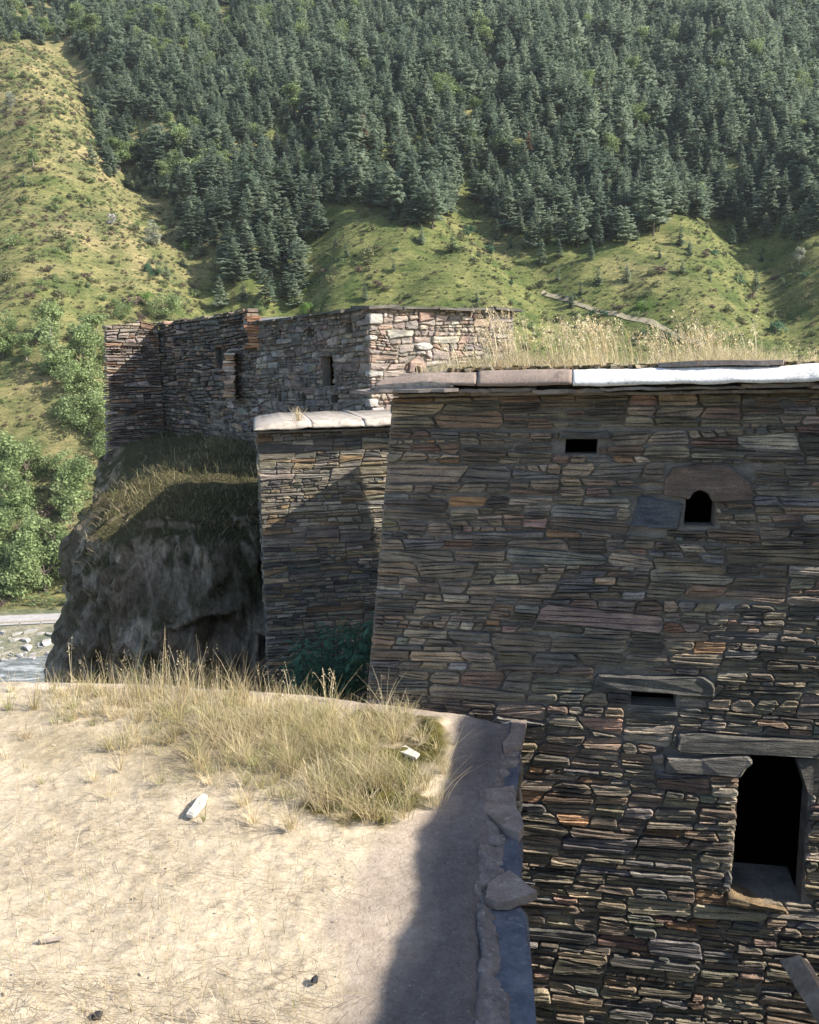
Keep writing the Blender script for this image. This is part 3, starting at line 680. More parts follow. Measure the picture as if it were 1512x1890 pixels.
# ---------------------------------------------------------------- the far tower (sunlit right face, shaded left face)
far = thing('watch_tower', 'squat stone tower with sunlit right face and shaded left face behind the grassy roof', 'tower', (0.0, 15.2, -1.0))
R = np.random.default_rng(44)
KF = .78                                      # how far off the tower stands
C0 = np.array([-0.72, 17.0])*KF; CR = np.array([2.33, 18.8])*KF; CL = np.array([-3.72, 21.4])*KF
ff = Face(C0, CR-C0, W=float(np.linalg.norm(CR-C0))); fl = Face(CL, C0-CL, W=float(np.linalg.norm(C0-CL)))
ZF = 2.5+1.30*KF
LIT_STONES = [((.30, .255, .225), 5), ((.25, .215, .19), 4), ((.34, .31, .285), 2), ((.27, .20, .165), 3), ((.20, .175, .16), 2), ((.40, .39, .37), .6)]  # brighter stones for the sunlit face, sunlight put into their colour
SHADE_STONES = [((.22, .19, .165), 5), ((.17, .15, .135), 4), ((.27, .235, .19), 2), ((.20, .145, .12), 2), ((.14, .135, .135), 2), ((.26, .25, .25), .8)]  # darker stones of the same tower, shade put into their colour
h1 = [ff.hit(763, 686), ff.hit(776, 686), ff.hit(776, 673), ff.hit(763, 673)]
ast = [ff.hit(754, 687), ff.hit(763, 687), ff.hit(763.5, 679), ff.hit(766, 674.5), ff.hit(770, 673), ff.hit(774, 675), ff.hit(776, 679), ff.hit(776.5, 687), ff.hit(786, 686), ff.hit(785, 670), ff.hit(772, 656), ff.hit(756, 668)]
wst = [ff.hit(766, 637), ff.hit(775, 633), ff.hit(790, 634), ff.hit(798, 640), ff.hit(788, 646), ff.hit(772, 645)]
quo = []
for (y0, y1, w) in ((578, 598, 26), (618, 628, 16), (684, 695, 27), (736, 752, 18)):
    quo.append([ff.hit(681, y1), ff.hit(681+w, y1-1), ff.hit(681+w-3, y0+1), ff.hit(681, y0)])
rc = [arect(ast, .005), arect(wst, .005)]+[arect(q, .004) for q in quo]
pl = masonry(R, ff.W, 0.6, ZF, band=0.21, lay=0.076, asp=2.3, seg=(.3, .9), gap=.006, rects=rc, wob=.16, slant=.35, lmax=.42)
ex = [(ast, (.27, .20, .17), .03, True), (rounded(R, wst, .01), (.50, .49, .47), .05, False)]+[(rounded(R, q, .02), (.38, .375, .365), .03, False) for q in quo]
build_wall(far, ff, R, pl, M['slate_far'], LIT_STONES, lambda u, v: v < 770, prot=(-.010, .024), depth=.12, bev=.013, tilt=.011, rough=.004, ch=.022, extra=ex)
backing(far, ff, 0, ff.W, .6, ZF, [h1], M['mortar'], d=-.03, deep=.3, rag=.02, void=True)
def rect_px(f, a, b, c, d): p, q = f.hit(a, d), f.hit(c, b); return [(p[0], p[1]), (q[0], p[1]), (q[0], q[1]), (p[0], q[1])]
lh = [rect_px(fl, 594, 657, 614, 712), rect_px(fl, 610, 728, 623, 744), rect_px(fl, 512, 609, 519, 625), rect_px(fl, 565, 608, 577, 623), rect_px(fl, 636, 594, 648, 613), rect_px(fl, 554, 729, 564, 742), rect_px(fl, 511, 728, 518, 741)]
rc = [arect(h, .0) for h in lh]
pl = masonry(R, fl.W, 0.6, ZF, band=.23, lay=.082, asp=2.1, seg=(.3, 1.0), gap=.006, rects=rc, wob=.16, lmax=.5)
build_wall(far, fl, R, pl, M['slate_far'], SHADE_STONES, lambda u, v: v < 790, prot=(-.010, .024), depth=.12, bev=.013, tilt=.011, rough=.004, ch=.022, limit=300)
backing(far, fl, 0, fl.W, .6, ZF, lh, M['mortar'], d=-.03, deep=.15, rag=.02, void=True)
bk = CR+CL-C0
for a, b in ((CR, bk), (bk, CL)):
    f2 = Face(a, b-a, W=float(np.linalg.norm(b-a))); pl = masonry(R, f2.W, .6, ZF, band=.4, lay=.18, asp=2.2, gap=.009); VV = []; FF = []; CC = []
    for p in pl:
        V, F = stone_vf(R, rounded(R, p, .02), f2.P, R.uniform(0, .02), .06, .015); b_ = len(VV); VV += V; FF += [tuple(i+b_ for i in q) for q in F]; CC += [pick(R, SHADE_STONES)]*len(V)
    mesh_part('side_masonry', VV, FF, M['slate_far'], far, kind='stuff', col=np.array(CC)); backing(far, f2, 0, f2.W, .6, ZF, [], M['mortar'], st=.5)
# roof of thin slates, edge pieces seen against the hill
cen = (C0+bk)/2
def edge_slates(a, b, n):
    a = a+(a-cen)*.045; b = b+(b-cen)*.045; d = (b-a)/n; nn = np.array([d[1], -d[0]]); nn /= np.linalg.norm(nn)
    for k in range(n):
        p, q = a+d*k-d*.06, a+d*(k+1.06); o = R.uniform(-.03, .05); z = ZF+.02+R.uniform(-.008, .012); th = R.uniform(.028, .05)
        V, F = prism([np.r_[p+nn*o, z], np.r_[(p+q)/2+nn*(o+R.uniform(-.02, .02)), z+.004], np.r_[q+nn*(o+R.uniform(-.03, .03)), z+R.uniform(-.01, .01)], np.r_[q-nn*.55, z+.03], np.r_[p-nn*.55, z+.03]], (0, 0, -th))
        mesh_part('roof_slate', V, F, M['slate_roof'], far)
M['slate_roof'] = flat_mat('dark_roof_slate', (0.075, 0.07, 0.06), (0.15, 0.14, 0.12), 4, (1, 1, 1), 30, .01, c2=(.09, .085, .04))
edge_slates(C0, CR, 9); edge_slates(CL, C0, 12); edge_slates(CR, bk, 9); edge_slates(bk, CL, 8)
V, F = prism([np.r_[p, ZF+.03] for p in (C0, CR, bk, CL)], (0, 0, -.08)); mesh_part('roof', V, F, M['slate_roof'], far)
V, F = prism([np.r_[C0*.9+cen*.1, ZF-.06], np.r_[CR*.9+cen*.1, ZF-.06], np.r_[bk*.9+cen*.1, ZF-.06], np.r_[CL*.9+cen*.1, ZF-.06]], (0, 0, -2.2))
V, F = box_vf((-2.34, 16.7, ZF+.085), (.43, -.08, .01), (.02, .16, 0), (0, 0, .02)); pb = thing('pale_board', 'pale board lying on the far tower roof near the broken wall', 'board', (-2.34, 16.7, ZF+.05)); mesh_part('board', V, F, M['pale_wood'], pb)

# ---------------------------------------------------------------- the ruin left of the tower
ruin = thing('ruined_house', 'roofless ruined stone house with jagged walls standing on the crag', 'ruin', (-5.5, 19.5, .6))
R = np.random.default_rng(55)
dA = (CR-C0)/np.linalg.norm(CR-C0); dB = (C0-CL)/np.linalg.norm(C0-CL)
Cn = at_y(292, 594, 27.4*KF)[:2]
A_end = Cn-dA*1.62*KF
ra = Face(A_end, dA, W=1.62*KF)                                       # faces the sun
B_end = CL-dB*0.28
rb = Face(Cn, B_end-Cn, W=float(np.linalg.norm(B_end-Cn)))          # faces away from it
LIT_RUIN = [((.24, .20, .175), 4), ((.30, .26, .23), 2), ((.25, .165, .115), 3), ((.18, .155, .14), 4), ((.33, .29, .25), 1.5)]  # lighter stones for the sun-facing wall, its light put into the colour
SHADE_RUIN = [((.15, .13, .115), 5), ((.20, .165, .135), 3), ((.22, .15, .11), 1.6), ((.11, .105, .10), 3), ((.25, .21, .15), .8)]  # darker stones for the wall facing away, its shade put into the colour
def top_a(s): return 2.5+1.78*KF+.02*math.sin(s*9) - max(0, .7-s)**2*.35
pl = [p for p in masonry(R, ra.W, .0, 4.0, band=.20, lay=.06, asp=3.8, seg=(.3, .9), gap=.006, wob=.15, lmax=.45) if sum(q[1] for q in p)/len(p) < top_a(sum(q[0] for q in p)/len(p))]
pl = [[(x-(R.uniform(0, .16)+.10*(3.0-z) if x < .12 else 0)*0.6, z) for x, z in p] for p in pl]
build_wall(ruin, ra, R, pl, M['slate_far'], LIT_RUIN, lambda u, v: v < 830, prot=(-.02, .05), depth=.25, bev=.014, tilt=.015, rough=.006, ch=.012, limit=130)
backing(ruin, ra, .06, ra.W, 0, 3.78, [], M['mortar_dark'], d=-.06, rag=.03)
wn_ = rect_px(rb, 400, 642, 413, 680)
def top_b(s): return 2.5+1.74*KF-.012*s + .03*math.sin(s*5)
pl = [p for p in masonry(R, rb.W, .0, 4.1, band=.23, lay=.075, asp=3.6, seg=(.4, 1.3), gap=.007, wob=.15, lmax=.6, rects=[arect(wn_, 0)]) if sum(q[1] for q in p)/len(p) < top_b(sum(q[0] for q in p)/len(p))]
build_wall(ruin, rb, R, pl, M['slate_far'], SHADE_RUIN, lambda u, v: v < 830, prot=(-.02, .05), depth=.22, bev=.015, tilt=.015, rough=.006, ch=.014, limit=165)
backing(ruin, rb, 0, rb.W, 0, 3.72, [wn_], M['mortar_dark'], d=-.06, rag=.03)
for f2, s0, s1, zt in ((ra, .1, ra.W+.4, 3.7), (rb, -.4, rb.W, 3.66)):
    V, F = prism([f2.P(s0, zt, -.12), f2.P(s1, zt, -.12), f2.P(s1, zt, -.6), f2.P(s0, zt, -.6)], (0, 0, -3.7)); mesh_part('wall_core', V, F, M['mortar_dark'], ruin)
# broken orange-brown wall ends next to the tower
def stack(px0, px1, py0, py1, y, n, pal, w_jit):
    for k in range(n):
        t0 = py0+(py1-py0)*k/n; t1 = py0+(py1-py0)*(k+1)/n; l = px0+R.uniform(-w_jit, w_jit*.4); r = px1+R.uniform(-2, 2)
        a, b, c, d = at_y(l, t1, y), at_y(r, t1, y), at_y(r, t0, y), at_y(l, t0, y); z = (c[2]-b[2]); dn = np.array([-.05, .5, 0])
        V, F = prism([a+ZA*.004, b+ZA*.004, c-ZA*.006, d-ZA*.006], dn); V = [v+R.normal(0, .008, 3) for v in V]
        mesh_part('stone', V, F, M['slate_far'], ruin, col=np.clip(pick(R, pal), .02, .6))
ORNG = [((.36, .185, .10), 3), ((.42, .26, .16), 2), ((.30, .19, .14), 2)]
stack(456, 480, 583, 643, 21.25*KF, 11, ORNG, 9)
stack(418, 433, 650, 738, 21.9*KF, 17, [((.36, .27, .20), 2), ((.40, .33, .27), 2), ((.34, .21, .13), 1)], 7)
# stepped wall running from the tower's left corner to the crag
SW = 1.9*KF
st = Face(CL-dB*SW, dB, W=SW)
def step_top(s):
    u, v, _ = project(st.P(s, 2.0)); px = u
    yy = 740 if px < 432 else 642
    return at_y(px, yy, st.P(s, 2)[1])[2] if px > 382 else -9
pl = [p for p in masonry(R, st.W, .0, 3.2, band=.22, lay=.068, asp=2.6, seg=(.3, .8), gap=.006, lmax=.4, wob=.15) if max(q[1] for q in p) < step_top(sum(q[0] for q in p)/len(p))+.03]
build_wall(ruin, st, R, pl, M['slate_far'], SHADE_STONES, lambda u, v: v < 830, prot=(-.01, .03), depth=.3, bev=.014, tilt=.014, rough=.005, ch=.016, limit=100)
def at_px(f, px):
    return f.hit(px, 760)[0]
s382, s432 = at_px(st, 384), at_px(st, 433)
for s0, s1 in ((s382+.03, s432), (s432+.02, SW)):
    zt = step_top((s0+s1)/2)-.04; s0 = s0-(.06 if s1 == SW else 0); V, F = prism([st.P(s0, zt, -.03), st.P(s1, zt, -.03), st.P(s1, zt, -.5), st.P(s0, zt, -.5)], (0, 0, -zt+.0)); mesh_part('wall_core', V, F, M['mortar'], ruin)
    zt += .035; V, F = prism([st.P(s0-.04, zt, .05), st.P(s1-.02, zt+.01, .04), st.P(s1-.02, zt+.01, -.5), st.P(s0-.04, zt, -.5)], (0, 0, -.035)); mesh_part('coping_slab', V, F, M['grey_slab'], ruin)

# ---------------------------------------------------------------- the crag under the ruin
def rock_mat():
    m, n, l, b = new_mat('crag_rock')
    c = attr(n)
    g = n.new('ShaderNodeNewGeometry').outputs['Position']
    st = noise(n, l, 1.3, (2.4, 2.4, 0.75), 8, 0.7, dist=1.0); bl = noise(n, l, 0.9, (1, 1, 1), 5, .6); f = noise(n, l, 14, (1.6, 1.6, .7), 6, .75)
    rk = mixc(n, l, (.29, .225, .15), (.80, .67, .50), ramp(n, l, st, .38, .64))
    rk = mixc(n, l, rk, (.23, .19, .115), ramp(n, l, bl, .48, .64))
    rk = mixc(n, l, rk, mixc(n, l, (.45, .45, .45), (1.5, 1.5, 1.5), ramp(n, l, f, .3, .7)), .8, 'MULTIPLY')
    gs = mixc(n, l, (.075, .08, .035), (.20, .17, .085), ramp(n, l, f, .35, .65))
    sp = n.new('ShaderNodeSeparateColor'); l.new(c, sp.inputs[0])
    c2 = mixc(n, l, rk, gs, sp.outputs[0])
    l.new(c2, b.inputs['Base Color']); b.inputs['Roughness'].default_value = .9; b.inputs['Specular IOR Level'].default_value = .2
    nb = bump(n, l, st, 1.0, .25); nb = bump(n, l, f, 1.0, .11, nb); l.new(nb, b.inputs['Normal']); return m
RA, RB = np.array([-3.15, 14.3]), np.array([-4.5, 22.3])
na, nt = 420, 200
prof_r = [(0.0, .95), (0.6, .92), (1.2, .84), (1.8, .60), (2.12, .22), (2.32, -.4), (2.42, -1.0), (2.50, -1.6), (2.55, -2.6), (2.62, -3.9), (2.95, -6), (4.4, -10), (8.5, -16), (14, -25), (26, -46), (34, -62)]
tt = np.r_[np.linspace(0, 1.9, 36), np.linspace(1.95, 4.0, 110), np.linspace(4.1, 34, 54)]
zz = np.interp(tt, [p[0] for p in prof_r], [p[1] for p in prof_r]); nt = len(tt)
# even spacing along the cliff: sample by arc length of the profile
al = np.r_[0, np.cumsum(np.hypot(np.diff(tt), np.diff(zz)))]; sv = np.r_[np.linspace(0, al[np.searchsorted(tt, 3.9)], 170), np.linspace(al[np.searchsorted(tt, 3.9)]+.3, al[-1], 40)]
tt, zz = np.interp(sv, al, tt), np.interp(sv, al, zz); nt = len(tt)
ph = np.linspace(0, 2*math.pi, na, endpoint=False)
ax = RB-RA; aL = np.linalg.norm(ax); ax /= aL; ay = np.array([-ax[1], ax[0]])
def rock_pts():
    T, PH = np.meshgrid(tt, ph, indexing='ij'); Z = np.repeat(zz[:, None], na, 1)
    cx, cy = np.cos(PH), np.sin(PH); lng = np.sign(-cx)*0.5
    base = RA+ax*(aL/2)
    along = cx*T + np.clip(cx*3, -1, 1)*aL/2*np.clip(T/1.2, 0, 1); wide = 1.0 + (.22+.45*np.clip((Z+1.4)/1.5, 0, 1))*np.clip(along/aL+.3, 0, 1)
    x = base[0]+ax[0]*along+ay[0]*cy*T*wide; y = base[1]+ax[1]*along+ay[1]*cy*T*wide
    k = np.clip((y-14)/8, 0, 1); Z = Z + np.where(Z > -6, 0.35*k, 0)
    nx = ax[0]*cx+ay[0]*cy; ny = ax[1]*cx+ay[1]*cy
    P = np.stack([x, y, Z], -1); amp = np.clip((T-1.2)/1.2, 0.0, 1)
    q = P*np.array([.55, .55, .30]); d = .42*fbm(q, 3, 61)
    r2 = 1-np.abs(fbm(P*np.array([1.3, 1.3, .24])+fbm(P*.6, 2, 64)[..., None]*.8, 4, 62)); d = d + .55*(r2-.6)
    r3 = 1-np.abs(fbm(P*np.array([3.2, 3.2, 1.0]), 4, 66)); d = d+.30*(r3-.5)
    d = d + .10*fbm(P*np.array([7, 7, 3.0]), 3, 63)+.11*(1-np.abs(fbm(P*np.array([11, 11, 3.2]), 3, 67)))
    d = d*amp
    P[..., 0] += nx*d; P[..., 1] += ny*d; P[..., 2] += .12*fbm(P*1.2, 3, 68)+.18*d*0
    return P, T
RP, RT_ = rock_pts()
idx = np.arange(na); F = []
for k in range(nt-1):
    a = k*na+idx; b = k*na+(idx+1) % na; F.append(np.stack([a, a+na, b+na, b], 1))
F = np.concatenate(F)
e1 = np.roll(RP, -1, 1)-np.roll(RP, 1, 1); e2 = np.gradient(RP, axis=0); nn = np.cross(e2, e1); nn /= np.linalg.norm(nn, axis=-1, keepdims=True)+1e-9
up = np.abs(nn[..., 2])
gmask = np.clip((up-.60)/.2 + .9*fbm(RP*1.1, 3, 70) + .5*np.clip((RP[..., 2]+.4)/.6, -1, 1), 0, 1)
gmask = np.maximum(gmask, np.clip((fbm(RP*np.array([.8, .8, .45]), 3, 72)-.24)*3, 0, .85))
gmask = np.where(RP[..., 2] < -14, .9, gmask)
crag = put('crag', make_mesh('crag', RP.reshape(-1, 3), F, rock_mat(), col=np.repeat(gmask.reshape(-1, 1), 3, 1), smooth=False))
tag(crag, 'tall grey rock crag in shade under the ruin, left of the slate tower', 'rock crag', kind='structure')

# ---------------------------------------------------------------- grass blades (vectorised ribbons)
def blades(P0, hgt, lean, width, cols, seg=4, tipw=.25, curve=1.6, R=rng):
    """P0 (n,3) roots, hgt (n,), lean (n,2) horizontal reach, ribbons with a little own twist"""
    n = len(P0); t = np.linspace(0, 1, seg+1); ang = R.uniform(0, math.pi*2, n); wx = np.stack([np.cos(ang), np.sin(ang), 0*ang], -1)
    V = np.zeros((n, seg+1, 2, 3)); C = np.zeros((n, seg+1, 2, 3))
    for k, a in enumerate(t):
        c = P0 + np.stack([lean[:, 0]*a**curve, lean[:, 1]*a**curve, hgt*(a-.12*a*a*np.clip(np.hypot(lean[:, 0], lean[:, 1])/np.maximum(hgt, .01), 0, 3))], -1)
        w = (width*(1-(1-tipw)*a))[:, None]*.5
        V[:, k, 0] = c-wx*w; V[:, k, 1] = c+wx*w; C[:, k, :] = (cols*(0.62+.38*a) if False else cols)[:, None, :]
    i = (np.arange(n)*(seg+1)*2)[:, None]+2*np.arange(seg)[None, :]; i = i.ravel()
    return V.reshape(-1, 3), np.stack([i, i+1, i+3, i+2], 1), C.reshape(-1, 3)
def cat(parts):
    V, F, C = [], [], []; b = 0
    for v, f, c in parts: V.append(v); F.append(f+b); C.append(c); b += len(v)
    return np.concatenate(V), np.concatenate(F), np.concatenate(C)
def palette_cols(n, pal, R=rng, var=.18):
    p = np.array([q[0] for q in pal]); w = np.array([q[1] for q in pal], float); k = R.choice(len(pal), n, p=w/w.sum())
    return p[k]*np.exp(R.normal(0, var, (n, 1)))
def seeds(tops, dirs, cols, R=rng, k=7, ln=.09, sz=.012):
    """feathery seed heads at stem tops: small leaf-like spikelets"""
    n = len(tops); a = R.uniform(0, ln, (n, k)); P = tops[:, None, :]-ZA*a[..., None]+R.normal(0, .006, (n, k, 3)); P = P.reshape(-1, 3); m = len(P)
    u = R.normal(0, 1, (m, 3)); u[:, 2] = np.abs(u[:, 2])+.6; u /= np.linalg.norm(u, axis=1)[:, None]; w = np.cross(u, R.normal(0, 1, (m, 3))); w /= np.linalg.norm(w, axis=1)[:, None]
    L = sz*R.uniform(.8, 1.8, (m, 1)); W = L*.35
    V = np.stack([P, P+u*L*.5+w*W, P+u*L, P+u*L*.5-w*W], 1).reshape(-1, 3); i = 4*np.arange(m); c = np.repeat(np.repeat(cols, k, 0), 4, 0)
    return V, np.stack([i, i+1, i+2, i+3], 1), c
STRAW = [((.66, .55, .35), 5), ((.58, .47, .27), 3), ((.74, .65, .46), 3), ((.42, .36, .16), 2), ((.30, .33, .12), 1.6), ((.40, .28, .15), 1)]
GREENISH = [((.26, .30, .10), 3), ((.36, .36, .15), 3), ((.55, .47, .25), 3)]

# ---------------------------------------------------------------- near flat-roofed house
near = thing('flat_roofed_house', 'flat roof of packed earth with concrete rim and slate eaves, overgrown with dry grass', 'house', uvz(-3, 3.5, -3.0))
R = np.random.default_rng(66)
def far_edge(U): return np.interp(U, [-8, -4.74, -3.31, -2.08, -1.44, -.84, -.35], [5.95, 6.09, 6.20, 6.16, 6.05, 5.95, 5.80])
_rp = [at_z(*p, 0) for p in ((948, 1345), (935, 1400), (925, 1450), (908, 1520), (897, 1600), (893, 1660), (900, 1750), (905, 1890))]
_rv = [p@VA for p in _rp][::-1]; _ru = [p@UA for p in _rp][::-1]
def right_edge(V): return np.interp(V, [-1]+_rv+[6.2], [_ru[0]]+_ru+[_ru[-1]])
nu, nv = 330, 300
a_ = np.linspace(0, 1, nu)**.9; b_ = np.linspace(0, 1, nv)
Vg = np.repeat((1.2+b_*(6.2-1.2))[:, None], nu, 1); Vg0 = Vg.copy()
Ur = right_edge(Vg); Ug = -7.5+(Ur+7.5)*a_[None, :]
fe = far_edge(Ug); Vg = 1.2+(fe-1.2)*b_[:, None]
Pn = np.stack([Ug, Vg, 0*Ug], -1)
dr = Ur-Ug; df = fe-Vg
_mb = [at_z(*p, 0) for p in ((838, 1318), (826, 1345), (800, 1400), (785, 1470), (722, 1530), (665, 1580), (648, 1660), (625, 1750), (640, 1890))]
_mv = [p@VA for p in _mb][::-1]; _mu = [p@UA for p in _mb][::-1]
mud_edge = np.interp(Vg, [-1]+_mv+[7], [_mu[0]]+_mu+[_mu[-1]])
mud = np.clip((mud_edge-Ug)/.10+.5+1.1*fbm(Pn*2.6, 4, 81), 0, 1)*np.clip((df-.13)/.06+.5*fbm(Pn*4, 3, 82), 0, 1)
rough = fbm(Pn*9, 4, 83); clod = np.maximum(fbm(Pn*26, 3, 84)-.15, 0)
_ms = [at_z(*p, 0) for p in ((700, 1420), (790, 1400), (740, 1495), (640, 1480), (815, 1360), (720, 1340))]
mossd = np.min([np.hypot(Ug-(p@UA), (Vg-(p@VA))*1.2) for p in _ms], axis=0)
moss = np.clip((.34-mossd)/.16+.9*fbm(Pn*7, 3, 85), 0, 1)*mud
soil = np.clip(.95-((Vg-5.2)/.75)**2*.6-np.abs(Ug+1.9)/2.3*.6+.7*fbm(Pn*2.0, 3, 86), 0, 1)*mud*np.clip((Ug+4.6), 0, 1)
Zg = (.004*rough+.006*fbm(Pn*2.2, 2, 95))*mud+.014*clod*mud+.03*moss*(.5+rough)+.035*np.clip((Vg-4.6)/1.0, 0, 1)*mud*(.7+.5*fbm(Pn*3, 2, 87))
Zg += .006*fbm(Pn*5, 3, 88)*(1-mud)
cr = np.clip(1-np.abs(dr-.10-.03*fbm(Pn*4, 2, 89))/.012, 0, 1)*(Vg < 5.2); Zg -= .012*cr
Zg -= .05*np.clip(1-dr/.10, 0, 1)**2; Zg += .025*np.exp(-((df-.07)/.06)**2)*np.clip((dr-.05)*6, 0, 1)-.09*np.clip(1-df/.05, 0, 1)**2
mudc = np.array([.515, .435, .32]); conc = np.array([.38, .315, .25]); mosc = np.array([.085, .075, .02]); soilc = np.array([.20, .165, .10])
# cast shade put into the colour: concrete darkened further right, where the shadow falls
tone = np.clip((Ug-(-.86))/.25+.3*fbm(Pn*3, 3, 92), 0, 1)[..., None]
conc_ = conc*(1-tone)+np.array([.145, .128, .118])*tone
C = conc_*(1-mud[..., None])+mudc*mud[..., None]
C = C*(1-.75*soil[..., None])+soilc*.75*soil[..., None]; C = C*(1-moss[..., None])+mosc*moss[..., None]
C *= (1+.18*fbm(Pn*1.4, 3, 90))[..., None]
pale = np.clip(fbm(Pn*np.array([1.0, .6, 1]), 3, 91)-.15, 0, 1)[..., None]*(1-mud)[..., None]; C = C*(1+.8*pale)
def roof_mat():
    m, n, l, b = new_mat('earth_roof'); c = attr(n)
    f = noise(n, l, 38, (1, 1, 1), 6, .7); g = noise(n, l, 9, (1, 1, 1), 6, .65); v = n.new('ShaderNodeTexVoronoi'); v.feature = 'DISTANCE_TO_EDGE'; v.inputs['Scale'].default_value = 13
    geo = n.new('ShaderNodeNewGeometry'); wp = n.new('ShaderNodeVectorMath'); wp.operation = 'ADD'
    nz = n.new('ShaderNodeTexNoise'); nz.inputs['Scale'].default_value = 7; l.new(geo.outputs['Position'], nz.inputs['Vector']); sc = n.new('ShaderNodeVectorMath'); sc.operation = 'SCALE'; sc.inputs['Scale'].default_value = .12
    l.new(nz.outputs['Color'], sc.inputs[0]); l.new(geo.outputs['Position'], wp.inputs[0]); l.new(sc.outputs[0], wp.inputs[1]); l.new(wp.outputs[0], v.inputs['Vector'])
    c = mixc(n, l, c, mixc(n, l, (.72, .70, .66), (1.2, 1.2, 1.2), ramp(n, l, f, .3, .6)), .6, 'MULTIPLY')
    c = mixc(n, l, c, mixc(n, l, (.8, .78, .75), (1.15, 1.15, 1.15), ramp(n, l, g, .35, .6)), .7, 'MULTIPLY')
    spk = noise(n, l, 120, (1, 1, 1), 2, .5); c = mixc(n, l, c, (.55, .5, .45), ramp(n, l, spk, .69, .74))
    ck = ramp(n, l, v.outputs['Distance'], 0.0, .035)
    c = mixc(n, l, c, mixc(n, l, (.62, .58, .52), (1, 1, 1), ck), .30, 'MULTIPLY')
    l.new(c, b.inputs['Base Color']); b.inputs['Roughness'].default_value = .95; b.inputs['Specular IOR Level'].default_value = .15
    nb = bump(n, l, ck, .25, .012); nb = bump(n, l, g, .2, .010, nb); nb = bump(n, l, f, .8, .008, nb); l.new(nb, b.inputs['Normal']); return m
V = (Ug[..., None]*UA+Vg[..., None]*VA+Zg[..., None]*ZA).reshape(-1, 3)
M['roof'] = roof_mat()
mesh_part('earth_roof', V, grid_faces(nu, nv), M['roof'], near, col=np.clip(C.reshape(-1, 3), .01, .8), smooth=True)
def roof_z(U, V_):
    return .02*np.clip((V_-4.6), 0, 1)
# skirt of the slab: edge faces and the walls under it
us = np.linspace(-7.5, right_edge(5.8), 90); top = np.array([uvz(u, far_edge(u), -.085) for u in us]); low = top-ZA*.16-VA*.0
V = np.concatenate([top, low, low-VA*.25, low-VA*.25-ZA*5.5]); n_ = len(us); i = np.arange(n_-1)
F = np.concatenate([np.stack([k*n_+i, k*n_+i+1, (k+1)*n_+i+1, (k+1)*n_+i], 1) for k in range(3)]); mesh_part('roof_edge', V, F, M['brown_rim'], near)
nfc = Face(uvz(-.36, 1.0, 0), VA, W=4.75)
R2 = np.random.default_rng(5)
pl = masonry(R2, nfc.W, -3.5, -.12, band=.35, lay=.11, asp=3.6, gap=.006); VV = []; FF = []; CC = []
for p in pl:
    V, F = stone_vf(R2, rounded(R2, p), nfc.P, R2.uniform(0, .03), .08); b0 = len(VV); VV += V; FF += [tuple(i+b0 for i in q) for q in F]; CC += [pick(R2, SLATE)]*len(V)
mesh_part('side_masonry', VV, FF, M['slate'], near, kind='stuff', col=np.array(CC)); backing(near, nfc, 0, nfc.W, -3.5, -.1, [], M['mortar'], st=.4)
# slate slabs along the right edge, each traced as it lies
def slab_px(name, pts, z, th, mat, R, tz=0.0, root=near):
    poly = [at_z(u, v, z) for u, v in pts]; c = np.mean(poly, 0)
    poly = [p+ZA*(R.normal(0, .003)+tz*((p-c)@UA)) for p in poly]
    if np.cross(poly[1]-poly[0], poly[2]-poly[1])[2] < 0: poly = poly[::-1]
    V, F = prism(poly, (0, 0, -th)); return mesh_part(name, V, F, mat, root)
for (pts, z, th, mat, tz) in (
        ([(870, 1640), (930, 1636), (975, 1690), (980, 1760), (986, 1830), (992, 1900), (998, 2010), (850, 2010), (860, 1760)], -.095, .03, 'dark_slate', -.02),
        ([(874, 1666), (902, 1668), (946, 1663), (966, 1679), (973, 1706), (972, 1735), (980, 1770), (983, 1812), (988, 1850), (990, 1900), (994, 2010), (880, 2010), (884, 1900), (872, 1790)], -.058, .034, 'blue_slate', -.05),
        ([(850, 2014), (998, 2012), (1030, 2500), (830, 2500)], -.065, .04, 'dark_slate', 0),
        ([(868, 1490), (905, 1512), (955, 1535), (966, 1560), (962, 1650), (870, 1650)], -.105, .03, 'dark_slate', 0),
        ([(874, 1534), (896, 1528), (938, 1531), (957, 1540), (958, 1566), (963, 1590), (960, 1618), (965, 1634), (924, 1642), (876, 1638), (868, 1590)], -.055, .036, 'blue_slate', -.07),
        ([(884, 1462), (905, 1455), (948, 1450), (953, 1462), (951, 1486), (962, 1504), (967, 1522), (958, 1536), (938, 1530), (914, 1514), (896, 1500)], -.008, .06, 'brown_slab', -.05),
        ([(906, 1412), (925, 1420), (954, 1417), (958, 1434), (955, 1452), (936, 1462), (902, 1468)], -.040, .035, 'blue_slate', .05),
        ([(912, 1388), (930, 1382), (966, 1366), (960, 1392), (962, 1422), (922, 1426), (908, 1410)], -.055, .03, 'dark_slate', -.05),
        ([(902, 1340), (925, 1336), (945, 1331), (941, 1352), (926, 1372), (914, 1392), (908, 1366)], -.018, .03, 'dark_slate', .05),
        ([(944, 1330), (972, 1327), (970, 1346), (964, 1372), (930, 1386), (928, 1372), (942, 1352)], -.002, .045, 'brown_slab', -.05)):
    slab_px('eave_slate', pts, z, th, M[mat], R, tz)
